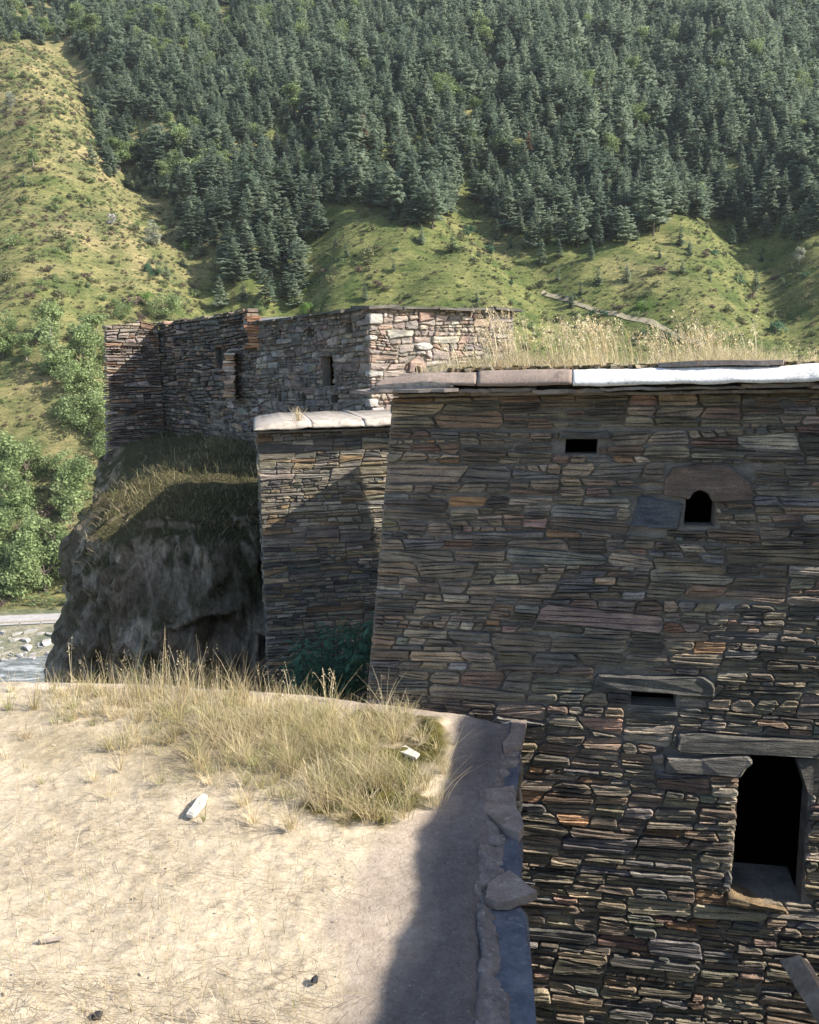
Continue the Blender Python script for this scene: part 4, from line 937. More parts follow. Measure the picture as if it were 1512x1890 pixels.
# crumbling mortar lip between the concrete and the slates
lv = np.linspace(1.6, 5.75, 260); lw = np.linspace(0, 1, 9); LV, LW = np.meshgrid(lv, lw, indexing='ij')
wob_ = fbm(np.stack([LV*5, LV*0+3, LV*0], -1), 4, 120)*.035
LU = right_edge(LV)-.055+wob_*.6+LW*(.115+.05*fbm(np.stack([LV*7, LV*0, LV*0], -1), 3, 121))
LZ = -.012-.05*LW**1.5+.018*fbm(np.stack([LU*28, LV*28, LU*0], -1), 4, 122)-.03*(LW > .95)-.035*(LW < .05)
V = (LU[..., None]*UA+LV[..., None]*VA+LZ[..., None]*ZA).reshape(-1, 3); mesh_part('mortar_lip', V, grid_faces(9, 260), M['lip'], near)
ps = thing('pointed_slab', 'pointed brown stone slab jutting over the slate eaves of the near roof', 'stone slab', at_z(935, 1645, -.03))
V, F = prism([at_z(u, v, .0) for u, v in ((896, 1656), (902, 1630), (918, 1618), (940, 1606), (958, 1618), (973, 1632), (992, 1645), (975, 1652), (955, 1657), (940, 1664), (915, 1664))], (0, 0, -.045)); mesh_part('slab', V, F, M['brown_slab'], ps)
# mortar lip with rubble between concrete and slates
def on_roof(u, v, z=0.0): return at_z(u, v, z)
VV, FF = [], []
for k in range(170):
    v_ = R.uniform(2.2, 5.7); u_ = float(right_edge(v_))+R.normal(.0, .014); s = R.uniform(.003, .011)
    V, F = box_vf(uvz(u_, v_, -.045), UA*s*R.uniform(.6, 1.4)+VA*R.normal(0, s*.3), VA*s*R.uniform(.6, 1.6)+UA*R.normal(0, s*.4), ZA*s*.8+UA*R.normal(0, s*.3)); b0 = len(VV); VV += V; FF += [tuple(i+b0 for i in q) for q in F]
mesh_part('mortar_rubble', VV, FF, M['brown_rim'], near, kind='stuff')
# grit and clods on the earth
VV, FF = [], []
M['roof_grit'] = flat_mat('earth_clod', (.40, .33, .23), (.56, .47, .34), 20)
for k in range(300):
    v_ = R.uniform(2.2, 5.9); u_ = R.uniform(-4.8, -.75); s = abs(R.normal(0, .0018))+.001
    if u_ > float(np.interp(v_, _mv, _mu))+.1: continue
    V, F = box_vf(uvz(u_, v_, .012+s*.3), UA*s*R.uniform(.6, 1.4)+VA*R.normal(0, s*.4), VA*s*R.uniform(.6, 1.6)+UA*R.normal(0, s*.4), ZA*s*.7+UA*R.normal(0, s*.3)); b0 = len(VV); VV += V; FF += [tuple(i+b0 for i in q) for q in F]
mesh_part('clods', VV, FF, M['roof_grit'] if 'roof_grit' in M else M['pale_rim'], near, kind='stuff')

# dry grass on the near roof
def roof_grass():
    Rg = np.random.default_rng(101); parts = []
    # one: tall stems along the far edge
    n = 1500; u = Rg.uniform(560*0-60, 700, n)*0; px = np.concatenate([Rg.normal(320, 120, n//2), Rg.uniform(60, 760, n-n//2)]); py = 1285+np.abs(Rg.normal(0, 26, n))+np.clip((px-420)/330, -.3, 1)*30
    P = np.array([at_z(a, b, 0.015) for a, b in zip(px, py)]); k = np.exp(-((px-350)/170)**2); h = (Rg.uniform(.04, .20, n)+k*.42*Rg.random(n)**2.2)*np.where(px > 560, .6, 1); h *= np.where(Rg.random(n) < .5, .6, 1)
    ln = np.stack([Rg.normal(.03, .10, n)*h*2, Rg.normal(0, .08, n)*h*2], -1); c = palette_cols(n, STRAW, Rg)
    parts.append(blades(P, h, ln, Rg.uniform(.0025, .0055, n), c, 4, .2, 1.9, Rg))
    tall = (h > .24) & (Rg.random(n) < .3); tops = P[tall]+np.c_[ln[tall], h[tall]*.9]; parts.append(seeds(tops, None, c[tall], Rg, 6, .08, .007))
    # two: the dense clump sloping down to the right
    cl = [(300, 1325, 70, 22, 700), (250, 1290, 60, 16, 450), (420, 1345, 75, 32, 1700), (520, 1385, 75, 35, 2100), (620, 1405, 80, 38, 2600), (690, 1435, 55, 36, 2200), (560, 1340, 90, 22, 1500), (680, 1345, 60, 22, 900), (160, 1290, 70, 14, 500), (450, 1400, 150, 55, 900), (200, 1350, 120, 40, 700), (640, 1490, 90, 25, 500), (740, 1400, 40, 40, 500)]
    for (cx, cy, sx, sy, m) in cl:
        nt_ = int(m/20*Rg.uniform(.8, 1.2)); a = Rg.normal(cx, sx, nt_)*1.0; b = Rg.normal(cy, sy*1.15, nt_); ok = (b > 1268+np.clip(a-300, 0, 600)*.085) & (a < 815) & (np.hypot(a-752, (b-1398)*1.3) > 40); a, b = a[ok], b[ok]; nt_ = len(a)
        if nt_ == 0: continue
        T0 = np.array([at_z(x, y, .02) for x, y in zip(a, b)]); th = Rg.uniform(.06, .23, nt_)*(1+.7*(Rg.random(nt_) < .15)); k_ = Rg.integers(10, 46, nt_); ix = np.repeat(np.arange(nt_), k_); m = len(ix)
        d = Rg.uniform(0, 2*math.pi, m); r_ = np.abs(Rg.normal(0, .022, m)); P = T0[ix]+np.stack([np.cos(d)*r_, np.sin(d)*r_, 0*d], -1); h = th[ix]*Rg.uniform(.35, 1.1, m); l_ = Rg.uniform(.15, 1.3, m)*h; d = d+Rg.normal(0, .5, m)
        green = cx in (420, 690, 520)
        base_c = palette_cols(nt_, STRAW+[(q[0], q[1]*(1.2 if green else .35)) for q in GREENISH], Rg, .22); c = base_c[ix]*.6+palette_cols(m, STRAW, Rg, .2)*.4
        parts.append(blades(P, h, np.stack([np.cos(d)*l_, np.sin(d)*l_], -1), Rg.uniform(.0018, .0045, m), c, 3, .2, 1.7, Rg))
    # three: thin upright stems scattered over the earth, with a few at the front
    n = 1900; a = np.concatenate([Rg.uniform(-20, 640, n-250), Rg.normal(215, 90, 250)]); b = np.concatenate([Rg.uniform(1290, 1900, n-250), Rg.uniform(1500, 1900, 250)]); P = np.array([at_z(x, y, .008) for x, y in zip(a, b)])
    h = Rg.uniform(.02, .11, n); d = Rg.uniform(0, 2*math.pi, n); l_ = Rg.uniform(.1, .6, n)*h
    parts.append(blades(P, h, np.stack([np.cos(d)*l_, np.sin(d)*l_], -1), Rg.uniform(.0014, .003, n), palette_cols(n, STRAW, Rg), 3, .3, 1.5, Rg))
    # four: single tall stems standing at the far edge
    for (x, y, yt) in ((135, 1270, 1175), (195, 1270, 1185), (245, 1262, 1190), (330, 1275, 1188), (350, 1278, 1196), (290, 1275, 1200), (535, 1290, 1225), (600, 1300, 1232), (625, 1300, 1222), (690, 1310, 1260), (480, 1290, 1215), (165, 1270, 1205), (610, 1300, 1240)):
        P = at_z(x, y, .0); q = at_y(x, yt, P[1]); hh = q[2]-P[2]; m = 3
        PP = np.repeat(P[None], m, 0)+Rg.normal(0, .01, (m, 3))*np.array([1, 1, 0]); ll = Rg.normal(0, .04, (m, 2)); c = palette_cols(m, STRAW[:3], Rg); h_ = hh*np.array([1, .8, .9])
        parts.append(blades(PP, h_, ll, np.full(m, .006), c, 5, .4, 2.2, Rg)); parts.append(seeds(PP+np.c_[ll, h_*.96], None, c, Rg, 10, .11, .009))
    return cat(parts)
V, F, C_ = roof_grass()
tag(put('dry_grass', make_mesh('dry_grass', V, F, M['grass'], col=C_)), 'tall straw-coloured dry grass along the far edge of the near earth roof', 'grass', kind='stuff')
def litter():
    Rg = np.random.default_rng(102); n = 7500
    a = Rg.uniform(-60, 760, n); b = Rg.uniform(1300, 1960, n); P = np.array([at_z(x, y, .014) for x, y in zip(a, b)]); ok = ((P@UA) < np.interp(P@VA, _mv, _mu)-.03) & (fbm(P*np.array([1.1, 2.6, 1]), 3, 130) > Rg.uniform(-.7, .8, n)); P = P[ok]; n = len(P)
    d = Rg.normal(-.30, .38, n)+np.where(Rg.random(n) < .18, Rg.uniform(-1.5, 1.5, n), 0); l_ = np.abs(Rg.normal(.05, .085, n))+.015; c = palette_cols(n, [((.33, .25, .14), 3), ((.16, .115, .075), 4), ((.45, .36, .2), 3), ((.09, .07, .06), 2)], Rg)
    return blades(P+ZA*Rg.uniform(0, .012, n)[:, None], Rg.uniform(0, .035, n), np.stack([np.cos(d)*l_, np.sin(d)*l_], -1), Rg.uniform(.0012, .0032, n), c, 3, .5, 1.1, Rg)
V, F, C_ = litter()
tag(put('dead_stalks', make_mesh('dead_stalks', V, F, M['grass'], col=C_)), 'broken dry stalks strewn flat over the bare earth of the near roof', 'plant litter', kind='stuff')
# small things lying on the roof
def lump(name, label, cat_, pts, z, th, mat, taper=.8):
    R_ = np.random.default_rng(len(label)); poly = [at_z(u, v, z) for u, v in pts]; c = np.mean(poly, 0); root = thing(name, label, cat_, c)
    if np.cross(poly[1]-poly[0], poly[2]-poly[1])[2] < 0: poly = poly[::-1]
    k = len(poly); lo = [p for p in poly]; hi = [c+(p-c)*taper+ZA*(th+R_.normal(0, th*.08)) for p in poly]
    V = hi+[p+ZA*th*.55 for p in poly]+lo; F = [tuple(range(k))]
    for r in (0, 1): F += [(r*k+i, (r+1)*k+i, (r+1)*k+(i+1) % k, r*k+(i+1) % k) for i in range(k)]
    mesh_part('body', V, F, mat, root); return root
lump('stone_chunk', 'pale long stone chunk lying on the bare earth of the near roof', 'stone', [(344, 1508), (351, 1500), (365, 1480), (378, 1470), (384, 1474), (378, 1488), (366, 1503), (356, 1511)], .015, .035, M['pale_wood'], .78)
lump('wood_offcut', 'small white flat offcut lying in the grass by the roof corner', 'board', [(731, 1388), (748, 1379), (775, 1394), (768, 1402)], .03, .014, M['pale_wood'], .96)
lump('slate_chip', 'small black slate chip on the bare earth near the shaded concrete', 'stone', [(574, 1812), (580, 1805), (588, 1806), (586, 1815), (578, 1818)], .012, .02, M['black_chip'], .6)
lump('slate_chip', 'small dark chip at the bottom of the photo on the bare earth', 'stone', [(168, 1878), (178, 1870), (190, 1872), (186, 1882), (174, 1884)], .012, .02, M['black_chip'], .6)
lump('dry_stick', 'thin brown stick lying on the bare earth at the left', 'stick', [(70, 1738), (118, 1731), (119, 1734), (72, 1742)], .012, .012, M['wood'], .9)
# weathered beam in the gap at the lower right
beam = thing('wooden_beam', 'weathered grey wooden beam sticking up in front of the slate wall at lower right', 'beam', uvz(1.7, 5.6, -2.4))
p0 = at_y(1464, 1772, 5.42); p1 = at_y(1600, 1990, 4.75); d = (p1-p0)/np.linalg.norm(p1-p0); s1 = np.cross(d, VA); s1 /= np.linalg.norm(s1); s2 = np.cross(d, s1)
rows = []; K = 24
for k in range(K):
    t = k/(K-1); c = p0+(p1-p0)*t; ring = []
    for (a, b) in ((-1, -1), (-.3, -1.06), (.4, -.98), (1, -1), (1.03, 0), (1, 1), (0, 1.03), (-1, 1), (-1.04, .2)):
        w = .070; e = .007*vnoise(np.array([[t*9+a*3, b*3, 5.]]))[0]; ring.append(c+s1*(a*w+e)+s2*(b*w+e)+d*(.02*a*(k == 0)))
    rows.append(ring)
V = np.array(rows).reshape(-1, 3); F = [(k*9+i, k*9+(i+1) % 9, (k+1)*9+(i+1) % 9, (k+1)*9+i) for k in range(K-1) for i in range(9)]+[tuple(range(8, -1, -1)), tuple(range((K-1)*9, K*9))]
mesh_part('timber', V, F, M['wood'], beam)

# grass on the house roof, behind the rim
def house_grass():
    Rg = np.random.default_rng(103); parts = []
    n = 17000; U = Rg.uniform(-1.15, 2.4, n); dens = np.interp(U, [-1.2, -.9, -.45, -.1, .15, .3, .5, 1.2, 1.5, 1.7, 2.4], [.10, .35, .75, .5, .7, .10, .3, .75, .35, .10, .08]); ok = Rg.random(n) < dens; U = U[ok]; n = len(U); V_ = 6.22+np.abs(Rg.normal(0, .5, n))
    P = U[:, None]*UA+V_[:, None]*VA+ZA*2.5; h = Rg.uniform(.03, .17, n)*np.interp(U, [-1.2, -.5, .2, .3, .6, 1.2, 1.6, 2.4], [.7, 1.1, 1.0, .6, 1.0, 1.2, .5, .35]); d = Rg.uniform(0, 6.283, n); l_ = Rg.uniform(.2, 1.2, n)*h
    parts.append(blades(P, h, np.stack([np.cos(d)*l_, np.sin(d)*l_], -1), Rg.uniform(.002, .005, n), palette_cols(n, STRAW+[((.5, .46, .3), 4)], Rg), 3, .25, 1.6, Rg))
    for (px, w, m, yt) in ((945, 22, 26, 560), (925, 40, 22, 590), (1090, 45, 60, 580), (1130, 22, 26, 575), (1040, 40, 26, 610), (1285, 55, 46, 590), (1340, 40, 34, 600), (1385, 12, 3, 575), (1310, 20, 8, 570), (1460, 40, 10, 640), (1505, 12, 12, 630), (1420, 20, 8, 645), (870, 40, 14, 620), (1240, 25, 12, 610)):
        m = int(m*1.9); a = Rg.normal(px, w, m); P = np.array([at_y(x, 690, 6.5) for x in a]); P[:, 2] = 2.5; P[:, 1] += Rg.normal(.1, .15, m); yy = yt+np.abs(Rg.normal(0, 32, m)); top = np.array([at_y(x, y, p[1])[2] for x, y, p in zip(a, yy, P)]); h = np.maximum(top-2.5, .06)
        l_ = np.stack([-np.abs(Rg.normal(.10, .05, m))*h*2.2, Rg.normal(0, .03, m)], -1); c = palette_cols(m, STRAW[:3]+[((.60, .55, .33), 3)], Rg)
        parts.append(blades(P, h*1.03, l_, Rg.uniform(.004, .0075, m), c, 6, .3, 2.3, Rg)); parts.append(seeds(P+np.c_[l_, h*.97], None, c, Rg, 9, .09, .012))
    return cat(parts)
V, F, C_ = house_grass()
tag(put('roof_grass', make_mesh('roof_grass', V, F, M['grass'], col=C_)), 'pale dry grass with seed heads growing on the stone house roof behind its rim', 'grass', kind='stuff')
def moss_edge():
    Rg = np.random.default_rng(109); VV, FF, CC = [], [], []
    for k in range(520):
        U = Rg.uniform(-.9, 2.3); s = Rg.uniform(.006, .022); c = uvz(U, 6.06+Rg.uniform(0, .15), 2.515+Rg.uniform(0, .012)); V, F = box_vf(c, UA*s+VA*Rg.normal(0, s*.4), VA*s+ZA*Rg.normal(0, s*.3), ZA*s*.6+UA*Rg.normal(0, s*.3)); b0 = len(VV); VV += V; FF += [tuple(i+b0 for i in q) for q in F]
        CC += [np.array([(.10, .085, .03), (.22, .16, .09), (.33, .28, .2)][Rg.integers(3)])]*8
    return VV, FF, np.array(CC)
V, F, C_ = moss_edge(); tag(put('roof_moss', make_mesh('roof_moss', V, F, M['grass'], col=C_)), 'brown moss and crumbs along the back of the white rim of the house', 'moss', kind='stuff')
# tuft on the middle house roof
Rg = np.random.default_rng(104); m = 60; P = np.repeat(at_y(549, 772, 10.75)[None], m, 0)+Rg.normal(0, .03, (m, 3)); P[:, 2] = 1.95; h = Rg.uniform(.10, .20, m); d = Rg.uniform(0, 6.283, m); l_ = Rg.uniform(.1, .6, m)*h
V, F, C_ = blades(P, h, np.stack([np.cos(d)*l_, np.sin(d)*l_], -1), Rg.uniform(.004, .008, m), palette_cols(m, STRAW[:3], Rg), 4, .3, 1.7, Rg)
tag(put('grass_tuft', make_mesh('grass_tuft', V, F, M['grass'], col=C_)), 'single dry grass tuft on the pale roof rim of the slate tower', 'grass tuft')
# grass hanging on the crag
def crag_grass():
    Rg = np.random.default_rng(105); flat = RP.reshape(-1, 3); g = gmask.ravel(); z = flat[:, 2]; w = g*(z > -7)*(flat[:, 1] < 21.5)*(1+2.5*(z > -1.2)); pick_ = Rg.choice(len(flat), 22000, p=w/w.sum()); P = flat[pick_]+Rg.normal(0, .05, (22000, 3)); nrm = nn.reshape(-1, 3)[pick_]
    nrm = nrm*np.sign((nrm[:, :1]*(P[:, :1]+3.9)+nrm[:, 1:2]*(P[:, 1:2]-18)))
    n = len(P); h = Rg.uniform(.06, .26, n); out = nrm[:, :2]*h[:, None]*.8+Rg.normal(0, .06, (n, 2)); c = palette_cols(n, [((.13, .14, .06), 4), ((.22, .19, .10), 4), ((.32, .26, .15), 2), ((.42, .35, .22), .8)], Rg)
    return blades(P, h*Rg.uniform(.1, .9, n), out, Rg.uniform(.007, .016, n), c, 3, .2, 1.4, Rg)
V, F, C_ = crag_grass()
tag(put('crag_grass', make_mesh('crag_grass', V, F, M['grass'], col=C_)), 'dark dry grass hanging over the ledges of the shaded rock crag', 'grass', kind='stuff')

# ---------------------------------------------------------------- trees
def trunk_vf(h, r0, R, sides=6, bend=.02, n=5):
    V, F = [], []
    off = np.cumsum(R.normal(0, bend, (n, 2)), 0)*h*.3; off -= off[0]
    for k in range(n):
        t = k/(n-1); r = r0*(1-.85*t)
        for i in range(sides): a = 2*math.pi*i/sides; V.append((off[k, 0]+r*math.cos(a), off[k, 1]+r*math.sin(a), h*t-.02*(k == 0)))
    for k in range(n-1):
        for i in range(sides): F.append((k*sides+i, k*sides+(i+1) % sides, (k+1)*sides+(i+1) % sides, (k+1)*sides+i))
    return V, F
def conifer_crown(seed, slim=.24, levels=15, z0=.08, droop=.1, ragged=.3, pw=.75):
    """unit height: sprays of needles on uneven branches, with gaps, the tips turned up a little"""
    R = np.random.default_rng(seed); V, F, C = [], [], []
    def spray(p, d, ln, wd, tone):
        d = d/np.linalg.norm(d); sd = np.cross(d, [0, 0, 1.0]); sd /= np.linalg.norm(sd)+1e-6; up = np.cross(sd, d); b = len(V)
        m = p+d*ln*.45+up*ln*.10
        V.extend([p, m-sd*wd-up*wd*.45, p+d*ln, m+sd*wd-up*wd*.45, m]); F.extend([(b, b+4, b+1), (b+1, b+4, b+2), (b+4, b+3, b+2), (b, b+3, b+4)]); C.extend([(tone*.9,)*3, (tone,)*3, (tone*1.15,)*3, (tone,)*3, (tone,)*3])
    for k in range(levels):
        zc = z0+(1-z0)*((k+.5*R.random())/levels)**.95; rmax = slim*(1-zc)**pw*(0.6+.4*min(1, (zc-z0)/.15+.4))+.014
        nb = int(6+3*(1-zc)); a0 = R.uniform(0, 6.28)
        for j in range(nb):
            if R.random() < .08: continue
            a = a0+2*math.pi*j/nb+R.normal(0, .25); L = rmax*R.uniform(1-ragged*1.5, 1+ragged*.8); z = zc+R.normal(0, .020); ca, sa = math.cos(a), math.sin(a); tone = R.uniform(.8, 1.2)
            q_ = 4 if L > .13 else 3 if L > .06 else 2
            for q in range(q_):
                t = q/q_*.8+.02; p = np.array([ca*L*t, sa*L*t, z-droop*L*t+.25*L*t*t]); aa = a+(0 if q == q_-1 else R.choice([-1, 1])*R.uniform(.3, .8))
                spray(p, np.array([math.cos(aa), math.sin(aa), .10-droop*(1-t)+R.normal(0, .16)]), L*(.62-.08*q)+.016, (L*.20+.006)*R.uniform(.8, 1.3), tone*R.uniform(.85, 1.15))
    for j in range(5): spray(np.array([0, 0, .90]), np.array([math.cos(j*1.3)*.22, math.sin(j*1.3)*.22, 1]), .12, .012, 1.1)
    return np.array(V), F, np.clip(np.array(C), .3, 1.6)
def leafy(seed, n, lobes, size, zc=.6, rx=.28, rz=.38, lob=.14, low=.15, flat=0.0):
    """leaf quads spread through lumps of a crown, unit height"""
    R = np.random.default_rng(seed); cs = []
    while len(cs) < lobes:
        p = R.uniform(-1, 1, 3)
        if np.linalg.norm(p) > 1 or np.linalg.norm(p) < .35: continue
        cs.append(np.array([p[0]*rx, p[1]*rx, max(zc+p[2]*rz, low)]))
    cs = np.array(cs); k = R.integers(0, lobes, n); d = R.normal(0, 1, (n, 3)); d /= np.linalg.norm(d, axis=1)[:, None]; rad_ = lob*R.uniform(.5, 1.1, (n, 1))*R.uniform(.7, 1.2, lobes)[k][:, None]
    P = cs[k]+d*rad_*np.array([1, 1, .85]); P[:, 2] = np.maximum(P[:, 2], .02)
    nr = d*.7+R.normal(0, .55, (n, 3))+np.array([0, 0, .35]); nr /= np.linalg.norm(nr, axis=1)[:, None]
    t = np.cross(nr, R.normal(0, 1, (n, 3))); t /= np.linalg.norm(t, axis=1)[:, None]; b = np.cross(nr, t); s = size*R.uniform(.6, 1.4, (n, 1))
    V = np.stack([P-t*s, P-b*s*.6, P+t*s, P+b*s*.6+nr*s*.2], 1).reshape(-1, 3); i = 4*np.arange(n); F = np.stack([i, i+1, i+2, i+3], 1)
    c = (R.uniform(.8, 1.2, lobes)[k]*R.uniform(.75, 1.25, n)); return V, F, np.repeat(np.clip(c, .4, 1.6)[:, None]*np.array([[1, 1, 1]]), 4, 0), cs
CON_C, CON_T, CON_J = [], [], []
specs = [(.22, 16, .07, .22, .25), (.25, 15, .08, .15, .3), (.19, 17, .06, .30, .25), (.28, 13, .12, .05, .35), (.24, 15, .05, .2, .3), (.21, 14, .10, .15, .4), (.32, 12, .09, .0, .38), (.26, 12, .16, .0, .40, .42), (.30, 11, .20, -.05, .45, .36)]
for k, sp_ in enumerate(specs):
    V, F, C = conifer_crown(200+k, *sp_); tv, tf = trunk_vf(.92, .018, np.random.default_rng(k))
    CON_C.append(make_mesh('crown', V, F, M['conifer'], col=C)); CON_T.append(make_mesh('trunk', tv, tf, M['bark']))
    b = len(tv); me = make_mesh('conifer_prototype', list(tv)+list(V), list(tf)+[tuple(i+b for i in f) for f in F], [M['bark'], M['conifer']], col=np.concatenate([np.ones((b, 3))*.3, C]), mi=[0]*len(tf)+[1]*len(F)); CON_J.append(me)
DEAD_C = []
for k in range(2):
    V, F, C = conifer_crown(260+k, .17, 13, .1, .3, .5); DEAD_C.append(make_mesh('crown', V, F, M['dead'], col=C))
BL_C, BL_T = {}, []
def limbs_vf(R, cs, h=.55, r0=.03):
    V, F = trunk_vf(h, r0, R)
    for c in cs[:6]:
        s = np.array([0, 0, h*R.uniform(.35, .85)]); e = c; d = e-s; w = np.cross(d, [0.3, .2, 1]); w /= np.linalg.norm(w)+1e-6; w2 = np.cross(d, w); w2 /= np.linalg.norm(w2)+1e-6; b = len(V)
        for q, r in ((s, r0*.45), (s+d*.5+np.array([0, 0, .02]), r0*.3), (e, r0*.1)):
            for a in range(3): V.append(tuple(q+w*r*math.cos(a*2.09)+w2*r*math.sin(a*2.09)))
        for k in range(2):
            for a in range(3): F.append((b+k*3+a, b+k*3+(a+1) % 3, b+(k+1)*3+(a+1) % 3, b+(k+1)*3+a))
    return V, F
BROAD = []
for k, (n, lobes, sz, zc, rx, rz, lob, low) in enumerate([(2400, 16, .023, .54, .30, .40, .16, .12), (2200, 15, .023, .53, .22, .44, .14, .10), (2800, 20, .023, .48, .40, .40, .17, .08), (2000, 12, .024, .57, .19, .40, .13, .12), (2800, 20, .024, .46, .46, .40, .18, .08)]):
    V, F, C, cs = leafy(300+k, n, lobes, sz, zc, rx, rz, lob, low); tv, tf = limbs_vf(np.random.default_rng(k+9), cs)
    BROAD.append((V, F, C, make_mesh('trunk', tv, tf, M['pale_bark'] if k % 2 else M['bark'])))
def broad_mesh(k, mat):
    key = (k, mat)
    if key not in BL_C: V, F, C, _ = BROAD[k]; BL_C[key] = make_mesh('crown', V, F, M[mat], col=C)
    return BL_C[key]
SHRUB = []
for k in range(5):
    V, F, C, cs = leafy(400+k, 260, 7, .075, .42, .42, .30, .26, .12); SHRUB.append((V, F, C))
SH_C = {}
def shrub_mesh(k, mat):
    if (k, mat) not in SH_C: V, F, C = SHRUB[k]; SH_C[(k, mat)] = make_mesh('foliage', V, F, M[mat], col=C)
    return SH_C[(k, mat)]
stem_v, stem_f = trunk_vf(.6, .05, np.random.default_rng(77)); STEM = make_mesh('stem', stem_v, stem_f, M['bark'])

LAND = [('the rusty dead conifer', 672, 270), ('the slender orange-brown conifer', 976, 285), ('the small reddish dead conifer', 786, 180), ('the high narrow clearing', 418, 50), ('the yellow-green edge tree', 1495, 110), ('the white twiggy shrub', 206, 403), ('the grey-topped leafy tree', 282, 425), ('the bright green leafy tree', 1024, 365),
        ('the far tower corner', 680, 560), ('the dirt path', 1120, 580), ('the pale silvery tree', 1475, 470), ('the lone conifer on the green slope', 1157, 505), ('the crest of the green ridge', 640, 375), ('the ruin', 250, 590), ('the spreading dark pine', 205, 300), ('the tall narrow conifer', 545, 520), ('the round-headed lone pine', 727, 490), ('the pine on the ridge crest', 1352, 435), ('the road', 60, 1130), ('the round bright tree', 350, 450), ('the layered pine in the gully', 357, 420), ('the big forward conifer', 785, 380), ('the top of the photo', 1100, 20), ('the broad pine at the forest edge', 988, 430), ('the roof grass', 1290, 620)]
def where(u, v):
    d = [math.hypot(u-a, v-b) for _, a, b in LAND]; k = int(np.argmin(d)); dx, dy = u-LAND[k][1], v-LAND[k][2]
    far_ = 'close ' if d[k] < 45 else '' if d[k] < 110 else 'well '
    if LAND[k][0] == 'the top of the photo': return far_+('left of middle ' if dx < -40 else 'right of middle ' if dx > 40 else '')+'under '+LAND[k][0]
    vert = 'above' if dy < -.45*abs(dx) else 'below' if dy > .45*abs(dx) else ''; hor = 'left of' if dx < -.45*abs(dy) else 'right of' if dx > .45*abs(dy) else ''
    return far_+(vert+' and ' if vert and hor else vert)+hor+' '+LAND[k][0]
def set_scatter(me, scl, rot, var):
    at = me.attributes.new('scl', 'FLOAT_VECTOR', 'POINT'); at.data.foreach_set('vector', np.ascontiguousarray(scl, np.float32).ravel())
    at = me.attributes.new('rotz', 'FLOAT', 'POINT'); at.data.foreach_set('value', np.ascontiguousarray(rot, np.float32))
    at = me.attributes.new('var', 'INT', 'POINT'); at.data.foreach_set('value', np.ascontiguousarray(var, np.int32))
# where things grow -----------------------------------------------------------
def in_poly(x, y, poly):
    x = np.asarray(x); y = np.asarray(y); c = np.zeros(x.shape, bool); n = len(poly)
    for i in range(n):
        (x0, y0), (x1, y1) = poly[i], poly[(i+1) % n]
        m = ((y0 > y) != (y1 > y)) & (x < (x1-x0)*(y-y0)/((y1-y0) or 1e-9)+x0); c ^= m
    return c
FOREST = [(-900, -400), (-900, 70), (-60, 80), (60, 82), (112, 100), (150, 180), (180, 250), (200, 335), (262, 360), (325, 405), (345, 470), (425, 460), (425, 530), (470, 580), (565, 570), (585, 460), (615, 405), (655, 385), (715, 395), (775, 432), (815, 425), (835, 380), (880, 385), (955, 445), (1010, 485), (1080, 455), (1150, 455), (1215, 440), (1260, 405), (1330, 408), (1375, 455), (1440, 465), (1530, 425), (2500, 440), (2500, -400)]
CLEAR = [[(20, 100), (110, 80), (135, 110), (60, 130)], [(118, 120), (150, 110), (190, 190), (170, 195)], [(395, 10), (425, 10), (440, 85), (415, 85)]]
def jitter_grid(x0, x1, y0, y1, sp, R):
    xs_, ys_ = np.meshgrid(np.arange(x0, x1, sp), np.arange(y0, y1, sp*.82)); xs_ = xs_+R.uniform(-.45, .45, xs_.shape)*sp; ys_ = ys_+R.uniform(-.45, .45, xs_.shape)*sp; return xs_.ravel(), ys_.ravel()
Rt = np.random.default_rng(500)
X, Y = jitter_grid(-330, 420, 190, 735, 5.9, Rt); Z = height(X, Y)
Q = np.stack([X, Y, Z], -1)-CAM; dz = Q@FW; PU = 756+FPX*(Q@RT)/dz; PV = 945-FPX*(Q@UP)/dz
keep = in_poly(PU, PV, FOREST)
for c in CLEAR: keep &= ~in_poly(PU, PV, c)
keep &= Rt.random(len(X)) < np.clip(.93+.25*fbm(np.stack([X/28, Y/28, X*0], -1), 2, 511), 0, 1)
X, Y, Z, PU, PV, dz = [a[keep] for a in (X, Y, Z, PU, PV, dz)]
H_ = Rt.normal(14.0, 3.8, len(X))*(1+.18*fbm(np.stack([X/40, Y/40, X*0], -1), 2, 512)); H_ = np.clip(H_, 6, 21)
H_ *= np.interp(PU, [0, 250, 500, 800], [.70, .78, .92, 1.05])
# the wood on the upper left is younger, with some broadleaf crowns in it
ROT = Rt.uniform(0, 6.283, len(X)); VAR = Rt.choice(9, len(X), p=[.11, .12, .08, .12, .12, .11, .10, .13, .11]); WD = Rt.uniform(.95, 1.5, len(X))*np.interp(PU, [0, 400, 900], [1.25, 1.1, 1.0])
H_ *= np.where(Rt.random(len(X)) < .22, Rt.uniform(.45, .8, len(X)), 1.0)
inview = (PU > -10) & (PU < 1522) & (PV > 0) & (PV < 700)
size = np.where(inview, H_/dz, 0); order = np.argsort(-size); NT = 255
def conifer(x, y, z, h, rot, var, label, group=None, dead=False, name='conifer_tree', wide=1.0):
    t = bpy.data.objects.new(name, None); COL.objects.link(t); t.location = (x, y, z-.25); t.rotation_euler = (0, 0, rot); t.scale = (h*wide, h*wide, h); t.empty_display_size = .2
    t['label'] = label; t['category'] = 'tree'
    if group: t['group'] = group
    put('trunk', CON_T[var], t); put('crown', DEAD_C[var % 2] if dead else CON_C[var], t); return t
